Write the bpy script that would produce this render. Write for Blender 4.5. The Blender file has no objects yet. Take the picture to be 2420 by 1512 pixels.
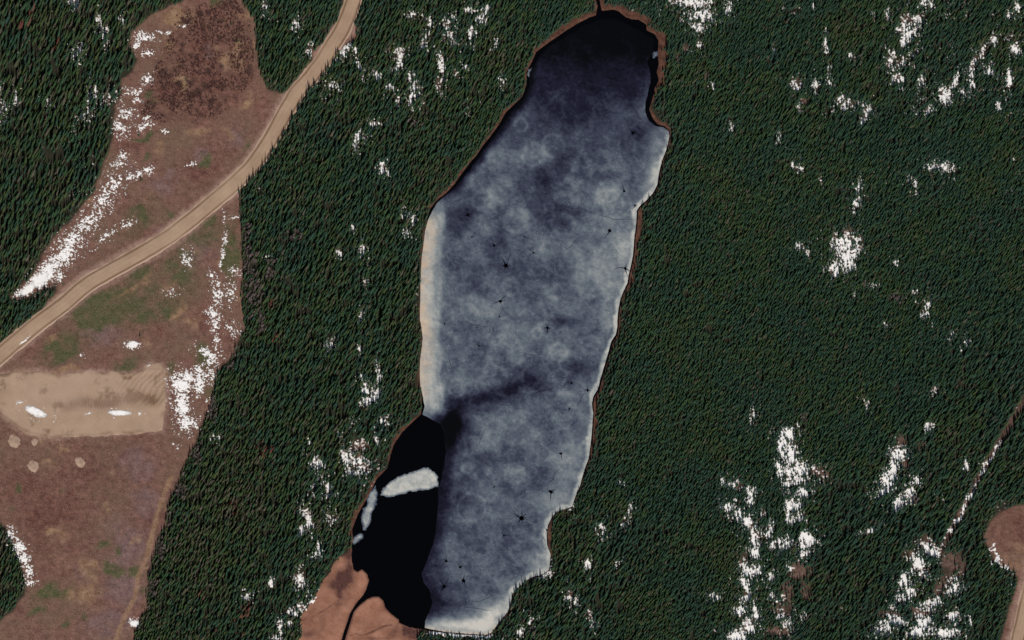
import bpy, math, random
import numpy as np

# ------------------------------------------------------------------ camera, sky, sun, exposure
sc = bpy.context.scene
rng = np.random.default_rng(11)
random.seed(11)
rad = math.radians

TH, AZ, DIST = rad(30.0), rad(33.0), 6000.0      # off-nadir angle, look azimuth (from north to east), distance
FRAME_W = 1024.0                                 # metres across the picture at the middle
K = FRAME_W / 2419.0                             # metres per map unit
dh = np.array([math.sin(AZ), math.cos(AZ)])
fwd = np.array([dh[0]*math.sin(TH), dh[1]*math.sin(TH), -math.cos(TH)])
e1 = np.array([math.cos(AZ), -math.sin(AZ), 0.0])
e2 = np.array([dh[0]*math.cos(TH), dh[1]*math.cos(TH), math.sin(TH)])
rgt = math.cos(AZ)*e1 + math.sin(AZ)*e2
upv = -math.sin(AZ)*e1 + math.cos(AZ)*e2
campos = -DIST*fwd

from mathutils import Matrix, Vector
cam = bpy.data.cameras.new('camera')
cam.sensor_width = 36.0
cam.lens = 36.0*DIST/FRAME_W
cam.clip_start = 10.0
cam.clip_end = 30000.0
camo = bpy.data.objects.new('camera', cam)
sc.collection.objects.link(camo)
M = Matrix.Identity(4)
for i in range(3):
    M[i][0], M[i][1], M[i][2], M[i][3] = rgt[i], upv[i], -fwd[i], campos[i]
camo.matrix_world = M
sc.camera = camo

SUN_EL = rad(43.0)
SUN_AZ = rad(180.0)                               # the sun stands due south
w = bpy.data.worlds.new('World')
sc.world = w
w.use_nodes = True
nt = w.node_tree
nt.nodes.clear()
sky = nt.nodes.new('ShaderNodeTexSky')
sky.sky_type = 'NISHITA'
sky.sun_disc = False
sky.sun_elevation = SUN_EL
sky.sun_rotation = SUN_AZ
bg = nt.nodes.new('ShaderNodeBackground')
bg.inputs['Strength'].default_value = 0.05
wo = nt.nodes.new('ShaderNodeOutputWorld')
nt.links.new(sky.outputs[0], bg.inputs[0])
nt.links.new(bg.outputs[0], wo.inputs[0])
sl = bpy.data.lights.new('sun', 'SUN')
sl.energy = 4.2
sl.angle = rad(0.53)
sl.color = (1.0, 0.95, 0.88)
slo = bpy.data.objects.new('sun', sl)
sc.collection.objects.link(slo)
sdir = Vector((math.sin(SUN_AZ)*math.cos(SUN_EL), math.cos(SUN_AZ)*math.cos(SUN_EL), math.sin(SUN_EL)))
slo.rotation_euler = sdir.to_track_quat('Z', 'Y').to_euler()
slo.location = sdir*900
vs = sc.view_settings
sc.display_settings.display_device = 'sRGB'
vs.view_transform = 'Standard'
vs.look = 'None'
vs.exposure = 0.0
vs.gamma = 1.0
vs.use_curve_mapping = False
sc.cycles.use_denoising = False
sc.cycles.max_bounces = 5
sc.cycles.diffuse_bounces = 3

# ------------------------------------------------------------------ map units <-> ground
# Everything is surveyed in map units (2419 x 1512 over the picture) and stands on the ground where that survey puts it.
def to_map(x, y, z=0.0):
    rx, ry, rz = x-campos[0], y-campos[1], z-campos[2]
    dep = rx*fwd[0]+ry*fwd[1]+rz*fwd[2]
    p = (rx*rgt[0]+ry*rgt[1]+rz*rgt[2])*DIST/dep
    q = (rx*upv[0]+ry*upv[1]+rz*upv[2])*DIST/dep
    return 1209.5+p/K, 756.0-q/K

def to_ground(mx, my, z=0.0):
    mx = np.asarray(mx, float); my = np.asarray(my, float)
    p = (mx-1209.5)*K; q = (756.0-my)*K
    dx = p*rgt[0]+q*upv[0]+DIST*fwd[0]
    dy = p*rgt[1]+q*upv[1]+DIST*fwd[1]
    dz = p*rgt[2]+q*upv[2]+DIST*fwd[2]
    t = (z-campos[2])/dz
    return campos[0]+t*dx, campos[1]+t*dy

LEANX, LEANY = to_map(0, 0, 1.0)[0]-1209.5, to_map(0, 0, 1.0)[1]-756.0    # map shift of a point one metre up

# ------------------------------------------------------------------ numeric helpers
def vnoise(x, y, s, seed):
    """smooth value noise, feature size s metres, range -1..1"""
    r = np.random.default_rng(seed)
    tab = r.random((256, 256))*2-1
    fx, fy = x/s+137.3, y/s+71.7
    ix, iy = np.floor(fx).astype(np.int64), np.floor(fy).astype(np.int64)
    tx, ty = fx-ix, fy-iy
    tx = tx*tx*(3-2*tx); ty = ty*ty*(3-2*ty)
    a = tab[ix & 255, iy & 255]; b = tab[(ix+1) & 255, iy & 255]
    c = tab[ix & 255, (iy+1) & 255]; d = tab[(ix+1) & 255, (iy+1) & 255]
    return (a*(1-tx)+b*tx)*(1-ty)+(c*(1-tx)+d*tx)*ty

def fbm(x, y, s, seed, oct=4, gain=0.5):
    v = 0; a = 1.0; n = 0
    for i in range(oct):
        v = v+a*vnoise(x, y, s/(2**i), seed+i*17)
        n += a; a *= gain
    return v/n

def sstep(a, b, x):
    t = np.clip((x-a)/(b-a), 0, 1)
    return t*t*(3-2*t)

class Field:
    """a sampled map of one number, read with bilinear interpolation"""
    def __init__(self, x0, y0, step, arr, outside):
        self.x0, self.y0, self.s, self.a, self.o = x0, y0, step, arr, outside
    def __call__(self, mx, my):
        fx, fy = (mx-self.x0)/self.s, (my-self.y0)/self.s
        ok = (fx >= 0) & (fy >= 0) & (fx < self.a.shape[0]-1.001) & (fy < self.a.shape[1]-1.001)
        fx = np.where(ok, fx, 0); fy = np.where(ok, fy, 0)
        ix, iy = fx.astype(int), fy.astype(int)
        tx, ty = fx-ix, fy-iy
        A = self.a
        v = (A[ix, iy]*(1-tx)+A[ix+1, iy]*tx)*(1-ty)+(A[ix, iy+1]*(1-tx)+A[ix+1, iy+1]*tx)*ty
        return np.where(ok, v, self.o)

def seg_dist(X, Y, pts, closed):
    best = np.full(X.shape, 1e18)
    n = len(pts)
    for i in range(n if closed else n-1):
        ax, ay = pts[i]; bx, by = pts[(i+1) % n]
        ux, uy = bx-ax, by-ay
        L = ux*ux+uy*uy+1e-9
        t = np.clip(((X-ax)*ux+(Y-ay)*uy)/L, 0, 1)
        best = np.minimum(best, (X-ax-t*ux)**2+(Y-ay-t*uy)**2)
    return np.sqrt(best)

def inside(X, Y, pts):
    c = np.zeros(X.shape, bool)
    n = len(pts)
    for i in range(n):
        ax, ay = pts[i]; bx, by = pts[(i+1) % n]
        if ay == by: continue
        cond = (ay > Y) != (by > Y)
        c ^= cond & (X < (bx-ax)*(Y-ay)/(by-ay)+ax)
    return c

def poly_field(pts, pad=45, step=2.0):
    """signed distance to an outline, in map units, negative inside"""
    p = np.array(pts, float)
    x0, y0 = p.min(0)-pad; x1, y1 = p.max(0)+pad
    X, Y = np.meshgrid(np.arange(x0, x1, step), np.arange(y0, y1, step), indexing='ij')
    d = seg_dist(X, Y, pts, True)
    d = np.where(inside(X, Y, pts), -d, d)
    return Field(x0, y0, step, d, float(pad))

def line_field(pts, pad=45, step=2.0):
    p = np.array(pts, float)
    x0, y0 = p.min(0)-pad; x1, y1 = p.max(0)+pad
    X, Y = np.meshgrid(np.arange(x0, x1, step), np.arange(y0, y1, step), indexing='ij')
    return Field(x0, y0, step, seg_dist(X, Y, pts, False), float(pad))

def smooth_line(pts, step=6.0):
    """Catmull-Rom through the points"""
    P = [np.array(p, float) for p in pts]
    P = [2*P[0]-P[1]]+P+[2*P[-1]-P[-2]]
    out = []
    for i in range(1, len(P)-2):
        n = max(2, int(np.linalg.norm(P[i+1]-P[i])/step))
        for k in range(n):
            t = k/n
            out.append(0.5*((2*P[i])+(-P[i-1]+P[i+1])*t+(2*P[i-1]-5*P[i]+4*P[i+1]-P[i+2])*t*t+(-P[i-1]+3*P[i]-3*P[i+1]+P[i+2])*t**3))
    out.append(P[-2])
    return np.array(out)

def blob_sum(MX, MY, blobs, sharp=1.0, mode='max', warp=0.0):
    """soft ellipses (cx, cy, rx, ry[, angle[, weight]]) evaluated at scattered or gridded points"""
    out = np.zeros(MX.shape)
    if warp:
        wx_ = warp*(fbm(MX, MY, 34, 501, 4, .6)); wy_ = warp*(fbm(MX, MY, 34, 503, 4, .6))
        MX, MY = MX+wx_, MY+wy_
    for b in blobs:
        cx, cy, rx, ry = b[:4]
        an = rad(b[4]) if len(b) > 4 else 0.0
        wt = b[5] if len(b) > 5 else 1.0
        R = 2.2*max(rx, ry)
        sel = np.nonzero((np.abs(MX-cx) < R) & (np.abs(MY-cy) < R))
        if len(sel[0]) == 0: continue
        dx, dy = MX[sel]-cx, MY[sel]-cy
        u = (dx*math.cos(an)+dy*math.sin(an))/rx
        v = (-dx*math.sin(an)+dy*math.cos(an))/ry
        g = wt*np.exp(-0.9*(u*u+v*v)**sharp)
        if mode == 'max': out[sel] = np.maximum(out[sel], g)
        else: out[sel] += g
    return out

# ------------------------------------------------------------------ the survey (map units)
LAKE = [(1422,25),(1413,-20),(1408,-60),(1400,-60),(1404,-15),(1412,14),(1408,36),(1394,40),(1370,52),(1340,70),(1314,88),(1292,103),(1267,122),(1257,145),(1244,170),(1244,200),(1234,228),
 (1214,247),(1195,265),(1180,292),(1160,320),(1142,342),(1125,368),(1115,378),(1092,408),(1075,433),(1055,455),(1035,470),(1016,493),(1010,513),(1005,540),(1000,575),(996,603),(993,653),
 (992,703),(991,756),(996,778),(998,801),(995,826),(992,848),(991,881),(992,911),(997,941),(995,978),(975,996),(950,1021),(930,1051),(922,1078),(915,1106),(890,1131),(882,1149),(872,1169),
 (857,1194),(845,1216),(832,1251),(835,1274),(831,1289),(830,1321),(835,1346),(845,1351),(855,1345),(867,1356),(871,1371),(865,1391),(857,1406),(845,1419),(835,1434),(826,1449),(820,1469),
 (812,1491),(806,1514),(796,1560),(805,1560),(815,1514),(822,1491),(830,1466),(837,1444),(850,1429),(867,1416),(880,1410),(895,1410),(905,1419),(910,1436),(925,1451),(942,1464),(942,1471),
 (965,1481),(980,1484),(1010,1488),(1055,1494),(1105,1498),(1150,1500),(1162,1494),(1180,1469),(1200,1446),(1207,1424),(1212,1401),(1224,1389),(1239,1374),(1259,1364),(1279,1359),(1297,1346),
 (1299,1329),(1302,1309),(1296,1289),(1294,1264),(1297,1241),(1307,1219),(1320,1207),(1336,1203),(1352,1197),(1359,1176),(1372,1146),(1376,1134),(1384,1108),(1393,1083),(1397,1058),(1401,1028),(1403,996),
 (1404,976),(1402,953),(1406,936),(1418,918),(1423,896),(1429,876),(1437,848),(1443,828),(1449,806),(1459,791),(1462,771),(1462,756),(1464,733),(1468,710),(1474,693),(1487,668),(1488,650),
 (1494,628),(1499,603),(1501,578),(1502,558),(1506,533),(1507,518),(1508,498),(1514,488),(1534,470),(1547,455),(1557,435),(1560,410),(1567,378),(1572,365),(1580,343),(1584,322),(1582,308),
 (1570,297),(1554,293),(1542,278),(1534,258),(1540,238),(1546,218),(1547,208),(1557,190),(1552,170),(1557,150),(1554,130),(1556,95),(1547,80),(1528,71),(1527,57),(1509,46),(1492,45),(1479,40),(1462,26),(1449,22)]
# outline of the one large sheet of ice (its shoreward sides are drawn just ashore of the waterline or at the leads)
ICE = [(1292,112),(1262,150),(1248,172),(1250,203),(1239,230),(1217,254),(1199,273),(1184,298),(1165,325),(1147,348),(1130,373),(1110,400),(1090,424),(1067,450),(1046,467),(1032,479),(1020,500),(1010,520),
 (1004,545),(1000,575),(996,603),(993,653),(992,703),(991,756),(996,778),(998,801),(995,826),(992,848),(991,881),(992,911),(999,941),(1003,960),(997,980),(1018,991),(1041,1003),(1049,1030),(1052,1060),(1050,1095),(1042,1130),
 (1035,1159),(1033,1209),(1027,1259),(1020,1289),(1005,1334),(995,1357),(1000,1376),(1015,1399),(1020,1425),(1012,1450),(1004,1466),(1002,1484),(1055,1494),(1105,1498),(1150,1500),(1162,1494),(1180,1469),(1200,1446),(1207,1424),
 (1212,1401),(1224,1389),(1239,1374),(1259,1364),(1279,1359),(1297,1346),(1299,1329),(1301,1309),(1294,1289),(1292,1264),(1295,1241),(1306,1219),(1320,1207),(1336,1203),(1352,1197),(1359,1176),
 (1371,1146),(1374,1134),(1382,1108),(1391,1083),(1395,1058),(1398,1028),(1400,996),(1402,976),(1399,953),(1402,936),(1414,918),(1419,896),(1425,876),(1433,848),(1439,828),(1445,806),(1455,791),(1459,771),
 (1459,756),(1461,733),(1465,710),(1471,693),(1483,668),(1485,650),(1491,628),(1496,603),(1498,578),(1499,558),(1503,533),(1504,518),(1505,498),(1511,488),(1531,470),(1544,455),(1554,435),(1557,410),
 (1565,378),(1570,365),(1578,343),(1582,322),(1580,309),(1567,300),(1550,298),(1534,286),(1525,262),(1524,245),(1530,222),(1536,200),(1537,172),(1530,144),(1546,118),(1546,92),(1522,78),(1490,60),(1455,44),(1420,44),(1380,60),(1340,82)]
FLOES = [
 ('broad curved floe of white ice jutting into the black water', [(932,1131),(955,1121),(987,1111),(1010,1106),(1027,1115),(1035,1128),(1035,1150),(1005,1158),(967,1161),(937,1171),(912,1175),(897,1170),(905,1154),(920,1139)], 0.86),
 ('narrow strip of white ice along the western shore by black water', [(887,1145),(892,1164),(890,1184),(880,1209),(875,1234),(863,1252),(854,1257),(860,1243),(850,1221),(865,1192),(872,1166)], 0.74),
 ('small rounded floe of grey ice just above the tan marsh', [(856,1257),(858,1271),(846,1282),(836,1287),(829,1280),(834,1269)], 0.72),
 ('small white floe against the northwestern shore of the lake', [(1249,165),(1260,159),(1268,165),(1273,178),(1267,192),(1256,196),(1252,185),(1246,176)], 0.80),
 ('tiny floe of grey ice by the northeastern reed bank', [(1546,122),(1553,123),(1554,131),(1548,139),(1541,140),(1541,131)], 0.70),
]
# bright and dark areas of the ice: cx, cy, rx, ry, angle, change of whiteness
ICE_TONE = [
 (1330,390,42,26,-20,-.22),(1290,430,42,26,30,-.2),(1105,505,38,26,0,-.3),(1085,545,22,22,0,-.22),(1110,680,36,18,0,-.16),(1200,925,70,20,-14,-.30),(1115,945,46,20,0,-.28),
 (1365,872,30,26,0,-.25),(1315,515,30,30,0,-.16),(1060,1010,26,40,10,-.45),(1078,985,30,30,0,-.25),(1066,1050,20,60,5,-.3),(1050,1150,18,60,0,-.2),(1040,1270,24,60,10,-.22),(1030,1370,40,45,0,-.25),(1065,1430,50,16,0,-.22),
 (1410,780,22,16,0,-.12),(1480,370,40,22,0,-.14),(1400,420,60,20,0,-.16),(1450,600,26,12,20,-.12),(1270,830,12,40,0,-.10),(1110,1390,40,20,0,-.10),(1225,430,40,20,30,-.14),(1260,500,20,30,0,-.10),(1390,500,60,10,0,-.14),(1300,480,60,14,20,-.16),
 (1235,690,60,16,60,-.07),(1080,620,30,50,0,-.06),(1350,760,30,12,0,-.1),(1500,320,20,20,0,-.15),(1090,1160,18,30,0,-.1),(1270,1250,20,30,0,-.06),(1195,1400,30,16,0,-.1),(1250,905,40,20,0,-.12),(1340,640,26,40,0,-.08),
 (1436,452,24,18,0,.22),(1425,600,60,42,0,.17),(1400,660,46,36,0,.17),(1560,330,24,36,20,.36),(1548,420,22,44,15,.34),(1520,480,18,10,-30,.3),(1480,560,22,50,5,.22),(1460,680,26,60,12,.24),(1430,770,18,40,10,.2),
 (1195,832,40,36,0,.14),(1150,710,32,24,0,.12),(1320,832,24,20,0,.16),(1300,722,22,18,0,.15),(1255,360,34,22,0,.16),(1235,290,18,22,0,.12),(1210,1118,22,18,0,.15),(1180,1010,60,50,0,.08),(1200,520,50,40,0,.06),
 (1160,580,80,60,0,.05),(1250,1000,46,40,0,.08),(1330,920,40,30,0,.06),(1240,1110,60,50,0,.07),(1340,1120,30,80,10,.18),(1310,1180,26,40,10,.2),(1270,1330,30,40,0,.28),(1235,1390,36,20,-30,.3),(1180,1440,44,20,-30,.38),(1290,1310,10,30,0,.2),
 (1080,1478,90,16,4,.55),(1160,1470,40,26,-20,.4),(1530,215,8,46,5,.36),(1518,250,12,30,0,.24),(1496,270,22,14,0,.14),(1500,170,16,20,0,.06),(1255,180,14,20,0,.1),(1210,380,30,20,0,.08),(1180,450,36,24,-30,.08),(1150,480,40,20,-30,.10),(1030,985,14,14,0,.05),
]
ICE_TONE = [t_[:5]+(t_[5]*(.62 if t_[5] < .3 else .9) if t_[5] > 0 else t_[5]*.78,) for t_ in ICE_TONE]
ICE_RING = [(1230,295,15,5,.12),(1320,832,20,5,.10),(1195,832,40,5,.07),(1300,722,22,5,.06),(1436,452,24,5,.07),(1150,710,34,6,.07),(1260,365,26,6,.10),(1215,1120,22,5,.08),(1330,530,26,5,.06),(1220,520,26,6,.06),(1400,660,40,6,.06),(1280,640,50,5,.04),(1170,900,30,5,.05),(1345,985,28,5,.04)]
MELT = [(1195,627,11,6),(1167,580,6,5),(1474,451,6,3),(1182,712,7,5),(1105,508,7,6),(1260,597,5,3),(1477,634,8,4),(1293,775,7,4),(1440,545,8,3),(1495,314,8,5),(1232,1224,11,8),(1325,1072,6,4),
 (1388,922,6,4),(1050,765,4,4),(1131,817,4,5),(1190,1265,5,3),(1301,1162,8,6),(1049,1386,8,7),(1095,1372,8,6),(1054,1325,6,5),(1292,1252,4,3),(1500,486,5,3),(1240,560,4,3),(1180,748,4,3),(1345,965,4,3),(1350,905,5,4),(1115,560,4,3),(1168,1150,4,3),(1087,1340,6,5)]

ROAD = [(852,-70),(838,-10),(824,30),(808,70),(784,108),(758,150),(726,190),(698,222),(676,262),(652,305),(626,348),(595,392),(549,437),(497,481),(447,522),(388,566),(330,600),(252,645),(202,673),(157,712),(118,742),(60,788),(0,838),(-60,886),(-140,950)]
ROAD2 = [(2395,1620),(2400,1560),(2405,1512),(2414,1470),(2423,1430),(2432,1392),(2440,1350),(2450,1300),(2465,1240)]
PAD = [(-60,880),(0,883),(50,878),(95,876),(140,884),(175,881),(215,873),(250,878),(300,881),(335,876),(342,862),(360,858),(380,861),(395,876),(394,905),(392,931),(389,980),(385,1018),(350,1021),(287,1026),(240,1028),(200,1031),(160,1033),(120,1036),(90,1030),(70,1026),(25,1001),(0,968),(-60,950)]
MARSH = [(838,1284),(826,1300),(808,1312),(792,1328),(780,1348),(765,1368),(752,1388),(744,1408),(728,1434),(712,1458),(702,1482),(712,1500),(690,1530),(680,1570),(990,1570),(985,1512),(992,1492),(1000,1470),(950,1440),(900,1390),(880,1340),(850,1290)]
CLEAR = [(500,-60),(425,5),(350,37),(315,75),(307,105),(327,140),(312,170),(287,190),(287,225),(272,250),(265,287),(270,312),(262,350),(245,385),(225,448),(200,478),(170,518),(140,548),(107,590),(82,643),(50,678),(25,703),
 (45,710),(75,695),(120,678),(138,662),(134,688),(112,714),(90,742),(60,766),(0,816),(-80,876),(-80,1205),(0,1232),(14,1246),(34,1284),(52,1329),(62,1371),(57,1409),(32,1441),(0,1466),(-80,1500),(-80,1600),(290,1600),
 (315,1512),(322,1489),(332,1459),(350,1434),(347,1371),(355,1334),(367,1279),(390,1239),(400,1179),(415,1149),(425,1118),(450,1068),(465,1043),(475,1006),(495,968),(505,918),(512,881),(550,838),(562,806),
 (575,781),(575,753),(570,703),(575,628),(570,578),(570,528),(565,478),(565,440),(597,402),(625,372),(655,325),(685,275),(705,225),(735,190),(755,175),(772,150),(777,135),(802,117),(812,105),(840,88),(846,70),(833,45),(842,22),(851,0),(872,-60),
 (822,-60),(812,0),(807,32),(785,67),(765,105),(740,117),(737,140),(715,170),(690,197),(680,212),(667,222),(632,212),(617,170),(610,150),(605,100),(603,50),(590,25),(575,5),(560,-60)]
CLEAR_SE = [(2540,1185),(2419,1191),(2397,1194),(2364,1209),(2339,1234),(2324,1274),(2337,1294),(2347,1321),(2377,1341),(2397,1351),(2404,1371),(2393,1416),(2378,1460),(2366,1512),(2350,1600),(2540,1600)]
CUTLINE = [(2470,860),(2419,945),(2385,1003),(2350,1062),(2310,1132),(2270,1212),(2238,1270),(2218,1312)]
TRACK = [(404,1128),(388,1165),(374,1205),(360,1262),(346,1318),(326,1362),(320,1410),(292,1462),(272,1520)]
BRUSH = [(420,30),(480,10),(560,0),(590,60),(600,120),(600,180),(560,240),(520,270),(450,290),(380,290),(330,270),(350,200),(380,130),(400,90)]

# snow: cx, cy, rx, ry[, angle, weight]; in the forest these are openings too
SNOW_FOREST = [(232,40,7,11),(285,42,7,13),(250,72,13,13),(252,108,5,9),(185,122,9,9),(227,220,7,15),(212,228,6,11),(255,238,13,14),(205,270,9,9),(180,315,5,8),(36,235,6,12),(4,215,6,11),(4,255,6,16),(120,245,9,9),(175,10,5,9),
 (625,15,6,11),(702,62,9,13),(728,118,8,15),(745,138,9,8),(783,205,13,12),(825,110,13,5),(812,120,7,8),(855,160,5,13,-25),(895,178,6,18,-30),(980,32,13,8),(1015,60,6,25),(1005,105,13,8),(945,130,11,16),(1055,60,15,10),(1072,40,6,8),(1065,85,11,16),
 (1110,25,15,7),(1113,85,7,15),(1048,85,6,11),(1130,50,9,11),(1045,150,8,26),(1035,200,11,23),(970,185,9,10),(935,165,6,9),(925,210,10,9),(985,205,15,9),(970,225,13,10),(945,242,7,14),(966,242,5,9),(1080,180,11,10),(1100,160,9,6),(1185,190,5,10),
 (860,325,9,5),(845,335,5,20),(875,290,15,8),(965,505,6,18,-45),(960,550,7,9),(833,537,4,4),(860,590,9,13),(800,600,6,10),(870,665,9,9),(852,745,5,11),(635,602,4,4),(905,400,8,12),(1150,20,8,10),(1170,100,10,8),
 (845,828,4,13),(780,820,7,9),(865,920,8,16),(885,935,9,13),(870,945,11,8),(895,880,6,26),(850,895,5,9),(903,990,11,9),(828,1000,5,7),(803,1035,7,11),(815,1078,13,19),(840,1085,21,20),(860,1100,13,16),(830,1110,16,10),(755,1095,15,15),(728,1050,4,7),
 (715,1075,5,7),(893,1040,7,9),(775,1155,7,26),(748,1145,6,11),(728,1225,11,26),(712,1255,5,7),(780,1230,19,13,0,.8),(750,1305,7,20),(710,1372,15,19),(637,1376,4,5),(735,1420,9,10),(715,1440,11,7),(690,1450,13,8),(660,1480,11,10),(680,1475,11,7),
 (655,1505,13,10),(740,1485,11,7),(585,1408,11,8),(1640,8,55,13),(1662,38,36,16),(1652,64,20,14),(1722,20,13,20),(1653,108,9,11),(1680,200,4,7),(1725,302,7,6),(1600,5,20,10),
 (1922,22,5,7),(2097,30,7,19),(2180,5,15,10),(2200,10,6,13),(2140,75,21,24),(2135,98,11,20),(2105,140,13,25),(2130,150,15,13),(2120,185,15,13),(2165,75,9,16),(2172,45,10,7),(1955,110,6,25),(1880,200,15,13),(1925,205,13,18),(1955,160,5,20),(1960,190,9,9),
 (2000,250,31,13),(2045,265,10,22),(2040,285,9,9),(1840,325,7,11),(2010,135,17,13,0,.8),(2330,115,8,34,28),(2350,92,8,12,28),(2302,150,7,22,20),(2295,195,6,25),(2280,222,5,10),(2260,195,9,20,20),(2235,225,17,22,15),(2190,260,14,10),(2180,200,5,20,15),(2160,265,11,9),
 (2340,170,11,10),(2385,190,8,30),(2400,15,11,16),(2380,40,9,13),(2400,120,13,13),(2360,255,11,11,0,.8),(1885,265,4,13),(1872,390,5,16,-20),(1885,402,6,9),(1942,430,5,15,-20),(2033,440,6,21),(2027,485,8,15),(1970,560,7,21,10),(1995,582,22,24,0,1.2),(2003,605,19,30,10,1.3),
 (1970,635,13,17,15,1.2),(1890,580,9,7),(1910,600,6,18,-28),(2165,435,7,13),(2170,458,4,6),(2200,395,21,11,0,.8),(2240,400,20,15,0,.8),(2145,425,5,7),(2195,720,7,15),(2190,742,9,9),(2095,765,7,6),(2247,788,6,13),(2280,815,6,11),(2265,830,4,6),
 (2215,920,9,8),(2190,1005,8,15),(1777,983,7,17),(2050,960,8,15),(1862,1030,15,15),(1850,1058,14,26),(1872,1085,15,31),(1882,1110,30,20),(1845,1108,12,20),(1885,1135,30,15),(2125,1075,15,15),(2110,1110,10,26),(2090,1130,13,15),(2285,1100,7,17),
 (1714,1135,9,9),(1735,1142,10,8),(1770,1160,11,15),(1715,1195,11,8),(1740,1215,14,11,30),(1770,1237,19,19),(1768,1180,9,15),(1785,1270,17,26),(1782,1305,10,14),(1775,1350,19,13),(1755,1375,11,11),(1760,1402,10,26),(1750,1440,17,11),(1765,1480,19,19),(1740,1503,22,16),(1788,1450,10,16),
 (1860,1150,15,15),(1895,1165,11,13),(1870,1195,15,21),(1865,1222,11,13),(1820,1250,9,19),(1850,1285,21,13),(1905,1275,17,17),(1905,1305,11,11),(1885,1220,8,10),(1825,1292,10,8),(1820,1360,11,11),(1860,1340,7,6),(1825,1405,11,7),(1840,1460,9,7),(1860,1475,13,8),(1890,1455,13,9),
 (2150,1170,10,19,10),(2125,1190,15,10,-25),(2090,1155,17,10,-30),(2165,1140,7,11),(2050,1255,21,5,-24),(2200,1305,15,13),(2165,1330,19,20),(2175,1355,11,15),(2140,1370,13,13),(2150,1400,15,13),(2125,1415,13,10),(2110,1470,26,9,-8),(2085,1488,15,9),(2250,1390,13,15),(2210,1420,11,10),(2195,1430,14,10),
 (2250,1455,13,9),(2180,1475,15,13),(2170,1497,19,13),(2240,1497,26,13),(2285,1465,5,6),(1487,1200,6,15),(1480,1230,6,6),(1420,1245,11,15,0,.8),(1425,1270,13,6,0,.8),(1388,1330,5,19),(1460,1333,7,7),(1345,1405,7,15),(1360,1420,6,16),(1390,1460,7,19,-20),(1258,1475,11,11),(1230,1495,9,11),
 (1353,1196,5,9),(1294,1351,6,9),(1280,1360,9,5),(1685,1410,11,6),(2010,700,6,8),(2060,680,8,6),(2160,690,7,8),(2120,625,6,6),(1990,235,10,10),(2060,40,6,14),(1830,120,5,7),(1470,1140,4,6),(600,188,10,8),
 (2404,968,3,8,32,.5),(2352,1062,4,15,33,.95),(2337,1085,4,15,31,.95),(2321,1112,4,15,30,.95),(2305,1140,4,13,28,.9),(2289,1170,4,14,26,.9),(2275,1198,4,14,26,.95),(2259,1228,4,13,26,.95),(2245,1254,4,11,28,.9)]
SNOW_OPEN = [(340,88,24,12),(322,102,11,14),(346,126,20,7),(385,75,15,4),(430,62,10,4),(350,185,13,13),(312,214,22,8,-10),(326,236,10,9),(300,268,24,22),(285,300,18,22),(345,298,18,7,-20),(350,276,14,5,-20),(386,312,11,5),(290,365,13,12,0,.9),
 (268,440,32,22,-40,.95),(240,478,34,22,-45,.95),(206,525,36,22,-45,1),(172,566,38,24,-45,1),(150,602,40,24,-45,1.15),(118,636,36,20,-45,1.3),(96,660,28,17,-40,1.5),(66,684,26,10,-35,1.5),(44,699,12,6,-35,1),(141,656,15,10,-45,1.2),(256,556,38,7,-40,.9),(302,530,22,6,-35,.8),(320,415,22,10,-30,.95),(346,400,14,9),(460,385,15,4,-15),(285,385,24,12,0,.85),
 (532,525,4,22),(533,560,4,16),(527,600,4,20),(525,630,4,16),(553,513,9,4),(440,610,11,20,0,.72),(410,690,20,9,0,.72),(496,655,6,14,-20),(515,690,10,32,-10),(541,690,18,26,0,.85),(556,640,11,10),(505,740,16,20),(511,770,10,26),(546,775,12,18,-40),(490,830,25,14,20,1.3),(511,800,7,20),(500,852,15,22),
 (470,872,12,10),(428,908,22,28,20,1.5),(447,888,16,14,0,1.3),(470,902,15,25,0,1.3),(497,880,12,20,0,1.2),(430,958,15,22,0,1.5),(441,1000,20,19,0,1.5),(490,945,6,6),(492,980,6,8),(510,1030,12,12),(408,1046,6,4),(420,1052,6,6),(311,815,15,8,8,1.5),(193,842,9,4),(317,1473,14,9,10,1.5),
 (85,974,30,10,20,1.6),(282,976,29,6.5,0,1.6),(210,977,7,3,0,1.2),(330,976,10,3,0,1.1),(60,801,24,2.2,-40,1.2),(348,861,6,4,0,.9),
 (27,1262,12,15,-30,1.2),(42,1290,14,18,-25,1.25),(58,1322,13,20,-15,1.25),(68,1352,12,18,-8,1.15),(73,1374,12,8,-20,1.1),
 (1085,1500,75,6,3,1.5),(1155,1503,14,6,0,1.3),(985,1494,14,5,0,1.0),(920,1508,10,4),(2346,1295,9,11),(2356,1323,11,12,-30,1.2),(2376,1341,15,7,25,1.2)]
BARE_GROUND = [(2005,553,15,20),(2030,575,12,20),(2140,45,13,14),(2172,42,12,10),(1935,1118,26,15,25),(1878,1056,8,10),(2130,1052,11,22),(2140,1098,11,14),(2185,1283,20,15),(2150,1312,22,12,-30),(2245,1342,25,36),(2220,1392,14,26,20),(1885,1350,26,20),(1860,1402,16,30),(1850,1442,26,20),
 (1840,1492,34,15),(1756,1322,9,26,20),(2100,1452,26,11),(2172,1448,20,12),(850,1055,20,12),(868,1062,12,9),(1620,115,10,10),(1600,135,8,14),(1670,178,6,10),(1900,240,14,8),(2270,1330,14,22),(1800,1215,9,10),(1890,1190,10,12),(2175,1060,12,10),(1905,1400,12,24),(1745,1150,14,8),(700,560,5,5)]
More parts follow.
